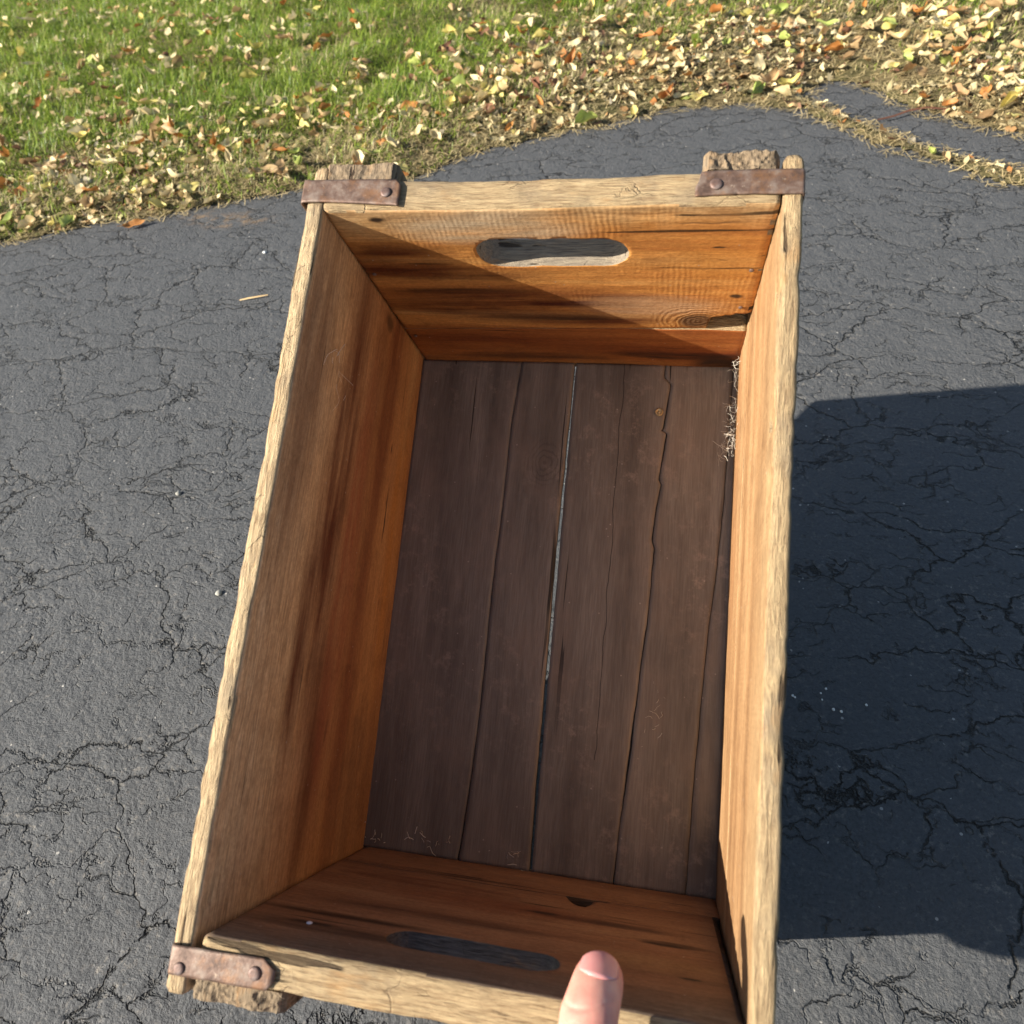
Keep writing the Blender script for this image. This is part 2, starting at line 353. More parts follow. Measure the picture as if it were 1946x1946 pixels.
def floor_wood():
    t = NT("dark_stained_floor_wood")
    wv = t.warp(0.008, 10, (1, .3, 1))
    g = t.noise(t.map((1, 0.05, 1), src=wv), 900, 4, 0.6)
    b = t.noise(t.map((1, 0.10, 1), src=wv), 40, 4, 0.6)
    p = t.noise(t.map((1, 0.6, 1)), 16, 5, 0.65)
    col = t.ramp(b, [(0.32, (0.130, 0.103, 0.080)), (0.5, (0.205, 0.166, 0.130)), (0.68, (0.285, 0.235, 0.185))])
    col = t.mix(t.math('MULTIPLY', t.ramp(g, [(0.40, 1.0), (0.60, 0.0)]), 0.34), col, (0.090, 0.062, 0.046))
    col = t.mix(t.math('MULTIPLY', t.ramp(p, [(0.48, 0.0), (0.72, 1.0)]), 0.6), col, (0.27, 0.195, 0.145))
    # dusty scuffs
    s1 = t.noise(t.map((1, 1, 1), rot=(0, 0, 0.8)), 60, 8, 0.8)
    s2 = t.noise(t.map((1, 1, 1)), 7, 3, 0.5)
    sc = t.math('MULTIPLY', t.ramp(s1, [(0.52, 0.0), (0.66, 1.0)]), t.ramp(s2, [(0.42, 0.0), (0.62, 1.0)]))
    col = t.mix(t.math('MULTIPLY', sc, 0.7), col, (0.40, 0.30, 0.23))
    sp = t.n("ShaderNodeTexVoronoi"); t.l(t.tc.outputs['Object'], sp.inputs['Vector']); sp.inputs['Scale'].default_value = 120
    spm = t.math('MULTIPLY', t.math('LESS_THAN', sp.outputs['Distance'], 0.08), t.math('GREATER_THAN', t.noise(t.map((1, 1, 1)), 55, 1), 0.56))
    col = t.mix(t.math('MULTIPLY', spm, 0.7), col, (0.42, 0.34, 0.28))
    # faint drips along the planks near the far left
    dr = t.math('MULTIPLY', t.ramp(t.noise(t.map((1, 0.14, 1)), 120, 3, 0.6), [(0.56, 0.0), (0.68, 1.0)]), t.blob((0.035, 0.33, 0), (0.05, 0.07, 0.05)))
    col = t.mix(t.math('MULTIPLY', dr, 0.35), col, (0.19, 0.14, 0.12))
    # a knot
    vv = t.n("ShaderNodeVectorMath", operation='SUBTRACT'); t.l(wv, vv.inputs[0]); vv.inputs[1].default_value = (0.118, 0.318, 0)
    dd = t.n("ShaderNodeVectorMath", operation='DIVIDE'); t.l(vv.outputs[0], dd.inputs[0]); dd.inputs[1].default_value = (0.012, 0.014, 0.1)
    ln = t.n("ShaderNodeVectorMath", operation='LENGTH'); t.l(dd.outputs[0], ln.inputs[0])
    rg = t.math('SINE', t.math('MULTIPLY', t.math('ADD', ln.outputs['Value'], t.math('MULTIPLY', p, 1.9)), 19.0))
    col = t.mix(t.math('MULTIPLY', t.math('MULTIPLY', t.sstep(ln.outputs['Value'], 1.9, 0.7), t.sstep(rg, 0.2, 1.0)), 0.28), col, (0.05, 0.03, 0.022))
    # hairline splits
    xh, yh, zh = t.sep()
    ln_ = t.math('ABSOLUTE', t.math('SUBTRACT', t.math('ADD', xh, t.math('MULTIPLY', t.math('SUBTRACT', t.noise(t.map((0, 1, 0)), 22, 3), 0.5), 0.007)), 0.1780))
    hl = t.math('MULTIPLY', t.math('LESS_THAN', ln_, 0.00030), t.math('GREATER_THAN', yh, 0.085))
    col = t.mix(t.math('MULTIPLY', hl, 0.8), col, (0.015, 0.010, 0.008))
    ck = t.noise(t.map((1, 0.018, 1), src=wv), 150, 2, 0.5)
    cm = t.math('MULTIPLY', t.ramp(ck, [(0.325, 1.0), (0.34, 0.0)]), t.ramp(t.noise(t.map((1, 1, 1), loc=(3, 1, 2)), 6, 2), [(0.48, 0.0), (0.58, 1.0)]))
    col = t.mix(t.math('MULTIPLY', cm, 0.9), col, (0.008, 0.005, 0.004))
    h = t.math('SUBTRACT', t.math('ADD', g, t.math('MULTIPLY', s1, 0.4)), cm)
    return t.done(col, t.math('ADD', t.math('MULTIPLY', p, 0.25), 0.48), t.bump(h, 0.30, 0.0008), 0.35)
M['floor'] = floor_wood()

def rust(name, a=(0.150, 0.094, 0.070), b=(0.225, 0.170, 0.135), c=(0.23, 0.112, 0.050)):
    t = NT(name)
    n1 = t.noise(t.map((1, 1, 1)), 110, 5, 0.65)
    n2 = t.noise(t.map((1, 1, 1), loc=(2, 2, 2)), 260, 5, 0.7)
    n3 = t.noise(t.map((1, 1, 1), loc=(5, 1, 2)), 70, 4, 0.7)
    col = t.ramp(n1, [(0.34, tuple(v * 0.62 for v in a)), (0.48, a), (0.64, b)])
    col = t.mix(t.math('MULTIPLY', t.ramp(n3, [(0.50, 0.0), (0.66, 1.0)]), 0.7), col, c)
    col = t.mix(t.math('MULTIPLY', t.ramp(n2, [(0.62, 0.0), (0.74, 1.0)]), 0.7), col, (0.48, 0.38, 0.28))
    col = t.mix(t.math('MULTIPLY', t.ramp(n2, [(0.24, 1.0), (0.36, 0.0)]), 0.6), col, (0.05, 0.03, 0.028))
    t.b.inputs['Metallic'].default_value = 0.35
    return t.done(col, t.math('ADD', t.math('MULTIPLY', n1, 0.3), 0.40), t.bump(t.math('ADD', n1, n2), 0.35, 0.0010), 0.4)
M['rust'] = rust("rusted_steel_strap")
M['rivet'] = rust("dark_steel_rivet", (0.15, 0.10, 0.085), (0.22, 0.17, 0.15), (0.20, 0.10, 0.06))

# ------------------------------------------------------------------ ground materials
def asphalt():
    t = NT("sealed_asphalt")
    big = t.noise(t.map((1, 1, 1)), 2.2, 4, 0.6)
    mid = t.noise(t.map((1, 1, 1)), 38, 5, 0.7)
    fine = t.noise(t.map((1, 1, 1)), 320, 5, 0.75)
    # long wandering cracks
    wv = t.warp(0.10, 5.0)
    wv2n = t.noise(t.map((1, 1, 1)), 45, 4, 0.6, col=True)
    k = t.n("ShaderNodeVectorMath", operation='SCALE'); t.l(wv2n, k.inputs[0]); k.inputs['Scale'].default_value = 0.030
    a = t.n("ShaderNodeVectorMath", operation='ADD'); t.l(wv, a.inputs[0]); t.l(k.outputs[0], a.inputs[1])
    def cell(scale, rot, sc, lo, hi, seed):
        v = t.n("ShaderNodeTexVoronoi", feature='DISTANCE_TO_EDGE')
        t.l(t.map(sc, rot=(0, 0, rot), loc=(seed, seed * 2, 0), src=a.outputs[0]), v.inputs['Vector'])
        v.inputs['Scale'].default_value = scale
        return v.outputs['Distance']
    m1 = t.noise(t.map((1, 1, 1), loc=(7, 3, 0)), 7, 3, 0.6)
    m2 = t.noise(t.map((1, 1, 1), loc=(1, 9, 0)), 13, 3, 0.6)
    c1 = cell(8.0, 0.35, (0.7, 1.35, 1), 0, 0, 1.0)
    c2 = cell(19.0, 0.25, (0.7, 1.25, 1), 0, 0, 4.0)
    w1 = t.math('MULTIPLY', t.ramp(c1, [(0.001, 1.0), (0.011, 0.0)]), t.ramp(m1, [(0.38, 0.0), (0.56, 1.0)]))
    w2 = t.math('MULTIPLY', t.ramp(c2, [(0.002, 1.0), (0.021, 0.0)]), t.ramp(m2, [(0.50, 0.0), (0.66, 0.9)]))
    c3 = cell(36.0, 0.3, (0.6, 1.3, 1), 0, 0, 9.0)
    w3 = t.math('MULTIPLY', t.ramp(c3, [(0.006, 1.0), (0.040, 0.0)]), t.ramp(t.noise(t.map((1, 1, 1), loc=(3, 5, 0)), 20, 3, 0.6), [(0.52, 0.0), (0.64, 0.55)]))
    w2 = t.math('MAXIMUM', w2, w3)
    brk_ = t.ramp(t.noise(t.map((1, 1, 1), loc=(2, 8, 0)), 75, 3, 0.6), [(0.34, 0.0), (0.47, 1.0)])
    cr = t.math('MULTIPLY', t.math('MAXIMUM', w1, w2), brk_)
    sm = t.math('MAXIMUM', t.math('MULTIPLY', t.ramp(c1, [(0.0, 1.0), (0.10, 0.0)]), t.ramp(m1, [(0.36, 0.0), (0.56, 1.0)])), t.math('MULTIPLY', t.ramp(c2, [(0.0, 1.0), (0.13, 0.0)]), t.ramp(m2, [(0.46, 0.0), (0.62, 0.8)])))
    pits = t.n("ShaderNodeTexVoronoi"); t.l(t.map((1, 1, 1), src=a.outputs[0]), pits.inputs['Vector']); pits.inputs['Scale'].default_value = 85
    pt = t.math('MULTIPLY', t.math('LESS_THAN', pits.outputs['Distance'], 0.22), t.math('GREATER_THAN', t.noise(t.map((1, 1, 1)), 26, 3), 0.60))
    col = t.ramp(fine, [(0.10, (0.034, 0.036, 0.038)), (0.30, (0.056, 0.059, 0.061)), (0.55, (0.094, 0.096, 0.098))])
    col = t.mix(t.math('MULTIPLY', t.ramp(big, [(0.35, 0.0), (0.7, 1.0)]), 0.35), col, (0.085, 0.088, 0.090))
    # pale dust worn to the surface, mostly beside the cracks
    dust = t.math('MULTIPLY', t.ramp(t.noise(t.map((1, 1, 1)), 150, 5, 0.75), [(0.54, 0.0), (0.66, 1.0)]), t.math('ADD', t.math('MULTIPLY', sm, 0.7), 0.28))
    col = t.mix(t.math('MULTIPLY', dust, 0.9), col, (0.26, 0.235, 0.20))
    fl = t.math('MULTIPLY', t.ramp(t.noise(t.map((0.35, 1, 1), rot=(0, 0, 0.3), src=a.outputs[0]), 230, 5, 0.8), [(0.60, 0.0), (0.68, 1.0)]), t.ramp(t.noise(t.map((1, 1, 1), loc=(4, 4, 0)), 12, 3), [(0.40, 0.15), (0.62, 1.0)]))
    col = t.mix(t.math('MULTIPLY', fl, 0.6), col, (0.24, 0.235, 0.225))
    # grit
    gv = t.n("ShaderNodeTexVoronoi"); t.l(t.tc.outputs['Object'], gv.inputs['Vector']); gv.inputs['Scale'].default_value = 95
    gm = t.math('MULTIPLY', t.math('LESS_THAN', gv.outputs['Distance'], 0.12), t.math('GREATER_THAN', t.noise(t.map((1, 1, 1)), 44, 2), 0.60))
    col = t.mix(t.math('MULTIPLY', gm, 0.85), col, (0.42, 0.40, 0.36))
    col = t.mix(t.math('MULTIPLY', cr, 0.85), col, (0.012, 0.012, 0.012))
    # faint tan stains on the left
    stn = t.math('MULTIPLY', t.blob((-0.76, 1.10, 0), (0.14, 0.05, 0.2), t.warp(0.1, 10)), t.ramp(mid, [(0.48, 0.0), (0.60, 1.0)]))
    col = t.mix(t.math('MULTIPLY', stn, 0.65), col, (0.26, 0.17, 0.09))
    rag = t.noise(t.map((1, 1, 1), src=a.outputs[0]), 120, 5, 0.72)
    ag = t.n("ShaderNodeTexVoronoi"); t.l(t.tc.outputs['Object'], ag.inputs['Vector']); ag.inputs['Scale'].default_value = 260
    fine = t.math('SUBTRACT', fine, t.math('MULTIPLY', ag.outputs['Distance'], 0.5))
    soft = t.math('ADD', t.math('ADD', t.math('MULTIPLY', mid, 1.0), t.math('MULTIPLY', rag, 0.42)), t.math('MULTIPLY', fine, t.ramp(t.noise(t.map((1, 1, 1), loc=(6, 6, 0)), 11, 3), [(0.38, 0.12), (0.62, 0.36)])))
    nrm = t.bump(soft, 0.85, 0.0050)
    hc = t.math('MULTIPLY', t.math('ADD', t.math('MULTIPLY', cr, 1.0), t.math('MULTIPLY', t.math('MAXIMUM', sm, 0.0), 0.14)), -1.0)
    nrm = t.bump(hc, 1.0, 0.007, nrm)
    return t.done(col, t.math('ADD', t.math('MULTIPLY', fine, 0.25), 0.60), nrm, 0.22)
M['asphalt'] = asphalt()

def soil():
    t = NT("lawn_soil_thatch")
    n1 = t.noise(t.map((1, 1, 1)), 60, 6, 0.75)
    n2 = t.noise(t.map((1, 1, 1)), 6, 4, 0.6)
    col = t.ramp(n1, [(0.34, (0.035, 0.028, 0.015)), (0.5, (0.13, 0.10, 0.05)), (0.66, (0.32, 0.25, 0.13))])
    col = t.mix(t.math('MULTIPLY', t.ramp(n2, [(0.4, 0.0), (0.6, 1.0)]), 0.4), col, (0.07, 0.085, 0.025))
    return t.done(col, 0.95, t.bump(n1, 1.0, 0.006), 0.1)
M['soil'] = soil()

def vcol_mat(name, rough=0.6, transl=0.0, spec=0.3, veins=False, strength=1.0):
    """material that takes its colour per blade or leaf from the mesh"""
    t = NT(name)
    at = t.n("ShaderNodeAttribute"); at.attribute_name = "tone"
    col = at.outputs['Color']
    if veins:
        n1 = t.noise(t.map((1, 1, 1)), 120, 4, 0.65)
        col = t.mix(t.math('MULTIPLY', t.ramp(n1, [(0.45, 0.0), (0.7, 1.0)]), 0.35), col, t.mix(1.0, col, (0.55, 0.42, 0.30), 'MULTIPLY'))
    t.done(col, rough, None, spec)
    if transl:
        tr = t.n("ShaderNodeBsdfTranslucent"); t.l(col, tr.inputs[0])
        ad = t.n("ShaderNodeMixShader"); ad.inputs[0].default_value = transl
        t.l(t.b.outputs[0], ad.inputs[1]); t.l(tr.outputs[0], ad.inputs[2]); t.l(ad.outputs[0], t.out.inputs[0])
    return t.m
M['grass'] = vcol_mat("grass_blades", 0.45, 0.35, 0.35)
M['litter'] = vcol_mat("dry_litter", 0.7, 0.22, 0.25)

def leaf_mat(name, a, b, edge):
    t = NT(name)
    oi = t.n("ShaderNodeObjectInfo")
    n1 = t.noise(t.map((1, 1, 1)), 90, 4, 0.65)
    col = t.mix(t.ramp(n1, [(0.35, 0.0), (0.65, 1.0)]), a, b)
    rv = t.math('MULTIPLY', oi.outputs['Random'], 0.45)
    col = t.mix(rv, col, edge)
    x, y, z = t.sep()
    mid = t.math('LESS_THAN', t.math('ABSOLUTE', y), 0.0006)
    col = t.mix(t.math('MULTIPLY', mid, 0.6), col, tuple(v * 0.6 for v in edge))
    v = t.n("ShaderNodeTexVoronoi"); t.l(t.tc.outputs['Object'], v.inputs['Vector']); v.inputs['Scale'].default_value = 150
    col = t.mix(t.math('MULTIPLY', t.math('LESS_THAN', v.outputs['Distance'], 0.16), 0.4), col, tuple(u * 0.4 for u in edge))
    t.done(col, 0.55, t.bump(n1, 0.4, 0.0015), 0.35)
    tr = t.n("ShaderNodeBsdfTranslucent"); t.l(col, tr.inputs[0])
    ad = t.n("ShaderNodeMixShader"); ad.inputs[0].default_value = 0.2
    t.l(t.b.outputs[0], ad.inputs[1]); t.l(tr.outputs[0], ad.inputs[2]); t.l(ad.outputs[0], t.out.inputs[0])
    return t.m
LEAFM = {
    'cream': leaf_mat("cream_leaf", (0.62, 0.50, 0.26), (0.78, 0.66, 0.40), (0.50, 0.34, 0.14)),
    'yellow': leaf_mat("yellow_leaf", (0.62, 0.50, 0.13), (0.72, 0.62, 0.24), (0.45, 0.40, 0.10)),
    'tan': leaf_mat("tan_leaf", (0.42, 0.28, 0.13), (0.55, 0.38, 0.19), (0.30, 0.16, 0.07)),
    'orange': leaf_mat("orange_leaf", (0.42, 0.17, 0.04), (0.52, 0.24, 0.07), (0.28, 0.10, 0.03)),
    'brown': leaf_mat("brown_leaf", (0.20, 0.09, 0.05), (0.28, 0.13, 0.07), (0.12, 0.06, 0.04)),
    'green': leaf_mat("green_yellow_leaf", (0.34, 0.42, 0.10), (0.50, 0.52, 0.16), (0.22, 0.30, 0.06)),
}

# ------------------------------------------------------------------ ground: driveway and lawn outline (metres)
LAWN_EDGE = [(-40, -14), (-6, -0.5), (-3, 0.47), (-1.6, 0.90), (-1.15, 1.045), (-0.968, 1.103), (-0.812, 1.156), (-0.653, 1.222), (-0.54, 1.235), (-0.455, 1.251),
             (-0.368, 1.32), (-0.256, 1.406), (-0.159, 1.46), (-0.069, 1.481), (0.002, 1.539), (0.104, 1.565), (0.224, 1.575),
             (0.30, 1.585), (0.335, 1.63), (0.37, 1.66), (0.42, 1.625), (0.462, 1.56), (0.49, 1.50), (0.56, 1.43), (0.70, 1.34), (1.0, 1.16), (3, 0.2), (40, -16), (40, 60), (-40, 60)]
WEED_STRIP = [(0.224, 1.545), (0.302, 1.525), (0.328, 1.463), (0.385, 1.411), (0.413, 1.352), (0.445, 1.317), (0.52, 1.25), (0.62, 1.17), (0.85, 1.02), (1.2, 0.85),
              (1.21, 0.88), (0.86, 1.055), (0.635, 1.21), (0.54, 1.29), (0.47, 1.365), (0.432, 1.402), (0.395, 1.455), (0.340, 1.530), (0.30, 1.60), (0.224, 1.60)]

def poly_sd(px, py, poly):
    """signed distance, positive inside"""
    P = np.array(poly); Q = np.roll(P, -1, axis=0)
    d2 = np.full(px.shape, 1e18); inside = np.zeros(px.shape, bool)
    for (ax, ay), (bx, by) in zip(P, Q):
        ex, ey = bx - ax, by - ay
        wx, wy = px - ax, py - ay
        tt = np.clip((wx * ex + wy * ey) / (ex * ex + ey * ey), 0, 1)
        d2 = np.minimum(d2, (wx - ex * tt) ** 2 + (wy - ey * tt) ** 2)
        c = ((ay > py) != (by > py)) & (px < (bx - ax) * (py - ay) / ((by - ay) if by != ay else 1e-12) + ax)
        inside ^= c
    return np.where(inside, 1, -1) * np.sqrt(d2)

def lawn_sd(x, y):
    wob = (fbm(x * 14, y * 14, 3) - 0.5) * 0.05 + (fbm(x * 60, y * 60, 5) - 0.5) * 0.022
    return np.maximum(poly_sd(x, y, LAWN_EDGE), poly_sd(x, y, WEED_STRIP)) + wob

def strip_or_lawn(x, y):
    return poly_sd(x, y, LAWN_EDGE)

# driveway: one sheet out to the horizon, finer near the camera
def ground_sheet():
    xs = np.unique(np.concatenate([np.linspace(-80, -4, 12), np.linspace(-4, 4, 60), np.linspace(4, 80, 12)]))
    ys = np.unique(np.concatenate([np.linspace(-60, -2, 10), np.linspace(-2, 5, 55), np.linspace(5, 100, 14)]))
    X, Y = np.meshgrid(xs, ys)
    Z = np.zeros_like(X)
    nx, ny = len(xs), len(ys)
    idx = np.arange(nx * ny).reshape(ny, nx)
    f = np.stack([idx[:-1, :-1], idx[:-1, 1:], idx[1:, 1:], idx[1:, :-1]], -1).reshape(-1, 4)
    me = mesh_np("driveway", np.stack([X, Y, Z], -1).reshape(-1, 3), f)
    return tag(link_mesh("driveway", me, [M['asphalt']]), kind='structure')
ground_sheet()

def lawn_h(x, y, sd):
    rise = np.clip(sd / 0.10, 0, 1)
    return 0.002 + 0.016 * rise + (fbm(x * 5, y * 5, 11) - 0.4) * 0.03 * rise + (fbm(x * 40, y * 40, 12) - 0.5) * 0.006 * np.clip(sd / 0.02, 0, 1)

def lawn_sheet():
    def grid(x0, x1, y0, y1, st, hole=None):
        xs = np.arange(x0, x1 + st * .5, st); ys = np.arange(y0, y1 + st * .5, st)
        X, Y = np.meshgrid(xs, ys)
        sd = lawn_sd(X, Y)
        Z = lawn_h(X, Y, sd)
        idx = np.arange(X.size).reshape(X.shape)
        f = np.stack([idx[:-1, :-1], idx[:-1, 1:], idx[1:, 1:], idx[1:, :-1]], -1).reshape(-1, 4)
        s = sd.ravel()
        keep = (s[f].min(1) > -0.004)
        if hole:
            c = np.stack([X.ravel(), Y.ravel()], -1)[f].mean(1)
            keep &= ~((c[:, 0] > hole[0]) & (c[:, 0] < hole[1]) & (c[:, 1] > hole[2]) & (c[:, 1] < hole[3]))
        return np.stack([X, Y, Z], -1).reshape(-1, 3), f[keep]
    v1, f1 = grid(-3.2, 2.0, 0.3, 4.0, 0.008)
    v2, f2 = grid(-79.2, 78.0, -19.7, 96.0, 0.5, (-3.2, 2.0, 0.3, 4.0))
    V = np.concatenate([v1, v2]); F = np.concatenate([f1, f2 + len(v1)])
    used = np.unique(F); remap = -np.ones(len(V), int); remap[used] = np.arange(len(used))
    me = mesh_np("lawn_soil", V[used], remap[F])
    return tag(link_mesh("lawn_soil", me, [M['soil']]), kind='structure')
lawn_sheet()

CAMP = np.array([0.0834, -0.1658, 0.6325])
CAMM = np.array([[0.979361, -0.059983, 0.193011], [0.174394, 0.733489, -0.656947], [-0.102166, 0.677049, 0.728812]])
def pix(P):
    q = (np.asarray(P) - CAMP) @ CAMM
    return 973 + 1467 * q[..., 0] / -q[..., 2], 973 - 1467 * q[..., 1] / -q[..., 2], -q[..., 2]

def set_tone(me, cols, per_vert):
    """one colour per element, repeated on its vertices"""
    a = me.color_attributes.new("tone", 'FLOAT_COLOR', 'POINT')
    c = np.ones((len(me.vertices), 4), np.float32)
    c[:, :3] = np.repeat(cols, per_vert, axis=0)
    a.data.foreach_set("color", c.ravel())

# ------------------------------------------------------------------ grass
def grass():
    N = 520000
    x = rng.uniform(-3.1, 1.7, N); y = 0.6 + (rng.uniform(0, 1, N) ** 1.15) * 3.3
    px, py, dz = pix(np.stack([x, y, np.zeros(N)], -1))
    ok = (px > -140) & (px < 2090) & (py > -160) & (dz > 0)
    x, y = x[ok], y[ok]
    sd = lawn_sd(x, y)
    clump = fbm(x * 9, y * 9, 21)
    patch = fbm(x * 2.2 + 3, y * 2.2, 31)
    green = np.clip((sd - 0.10) / 0.5, 0, 1) * 0.8 + (patch - 0.5) * 2.4 + (0.5 - (x + 0.3) * 0.20)
    green = np.clip(green, 0.0, 1)
    strip = (poly_sd(x, y, LAWN_EDGE) < 0.0)
    dens = np.clip(0.22 + 0.75 * green + (clump - 0.5) * 1.1, 0.05, 1.0)
    dens = np.where(strip, 0.25, dens)
    keep = (sd > 0.0) & (rng.uniform(0, 1, len(x)) < dens)
    x, y, sd, clump, green, strip = (a[keep] for a in (x, y, sd, clump, green, strip))
    n = len(x)
    z0 = lawn_h(x, y, sd) - 0.002
    L = (0.012 + 0.028 * rng.beta(2, 2, n)) * (0.55 + 0.65 * green + 0.5 * (clump - 0.3)) * np.clip(0.45 + sd * 4, 0.45, 1)
    L = np.where(strip, L * 0.6, L)
    W = rng.uniform(0.0009, 0.0020, n)
    a = rng.uniform(0, 2 * np.pi, n) * 0.6 + clump * 9
    lean = rng.beta(1.8, 1.8, n) * 1.55 + 0.15
    dx, dy = np.cos(a), np.sin(a)
    sx, sy = -dy, dx
    tw = rng.uniform(-0.8, 0.8, n)
    V = np.zeros((n, 7, 3))
    for k, (s, wf) in enumerate(((0, 1), (0.4, 0.95), (0.75, 0.7))):
        ang = lean * (0.35 + 0.9 * s)
        hx = L * s * np.sin(ang); hz = L * s * np.cos(ang * 0.85)
        wx = sx * np.cos(tw * s) + dx * np.sin(tw * s); wy = sy * np.cos(tw * s) + dy * np.sin(tw * s)
        for j, sg in ((0, -1), (1, 1)):
            V[:, 2 * k + j, 0] = x + dx * hx + sg * wx * W * wf * .5
            V[:, 2 * k + j, 1] = y + dy * hx + sg * wy * W * wf * .5
            V[:, 2 * k + j, 2] = z0 + hz
    ang = lean * 1.35
    V[:, 6, 0] = x + dx * L * np.sin(ang); V[:, 6, 1] = y + dy * L * np.sin(ang); V[:, 6, 2] = z0 + L * np.cos(ang * 0.9)
    base = (np.arange(n) * 7)[:, None]
    F4 = np.concatenate([base + np.array([[0, 1, 3, 2]]), base + np.array([[2, 3, 5, 4]])])
    F3 = base + np.array([[4, 5, 6]])
    me = mesh_np("grass", V.reshape(-1, 3), F4, F3)
    r = rng.uniform(0, 1, (n, 1))
    g1 = np.array([[0.150, 0.255, 0.020]]); g2 = np.array([[0.390, 0.470, 0.070]]); dry = np.array([[0.60, 0.50, 0.26]]); dk = np.array([[0.085, 0.150, 0.020]])
    c = g1 * (1 - r) + g2 * r
    c = np.where(rng.uniform(0, 1, (n, 1)) < 0.22, dk, c)
    isdry = rng.uniform(0, 1, n) < np.clip(0.98 - green * 0.95 + (fbm(x * 16, y * 16, 51) - 0.5) * 0.9, 0.06, 0.85)
    c = np.where(isdry[:, None], dry * rng.uniform(0.5, 1.15, (n, 1)), c)
    set_tone(me, c, 7)
    return tag(link_mesh("grass", me, [M['grass']]), "short green lawn grass with straw coloured dry blades towards the asphalt", "grass", kind='stuff')
grass()

# ------------------------------------------------------------------ leaves
def leaf_shape(seed, length=0.034, wid=0.021, curl=0.5, fold=0.3, nu=9, nv=4, stalk=True):
    r = random.Random(seed)
    V = []
    k1 = r.uniform(-1, 1); k2 = r.uniform(0.5, 1.0); ph = r.uniform(0, 6)
    for i in range(nu + 1):
        u = i / nu
        w_ = wid * 0.5 * (math.sin(math.pi * min(1, u * 0.97 + 0.02)) ** 0.72) * (1.08 - 0.25 * u) * (1 + 0.07 * math.sin(u * 17 + ph))
        for j in range(-nv, nv + 1):
            v = j / nv
            yy = v * w_
            zz = fold * abs(v) ** 1.5 * w_ + curl * length * 0.45 * ((u - 0.45) ** 2 * 2.2) * k2 + 0.0018 * math.sin(u * 9 + v * 3 * k1 + ph) * (abs(v) + .3)
            zz += k1 * 0.25 * length * (u - 0.5) * v * 0.6
            V.append(((u - 0.5) * length, yy * math.cos(fold * abs(v) * .6), zz))
    m = 2 * nv + 1
    F = [(i * m + j, (i + 1) * m + j, (i + 1) * m + j + 1, i * m + j + 1) for i in range(nu) for j in range(m - 1)]
    if stalk:
        b = len(V)
        x0 = -0.5 * length; z0 = V[nv][2]
        V += [(x0 + .002, -0.0005, z0), (x0 + .002, 0.0005, z0), (x0 - .010, 0.0005, z0 + .002), (x0 - .010, -0.0005, z0 + .002)]
        F.append((b, b + 1, b + 2, b + 3))
    return V, F

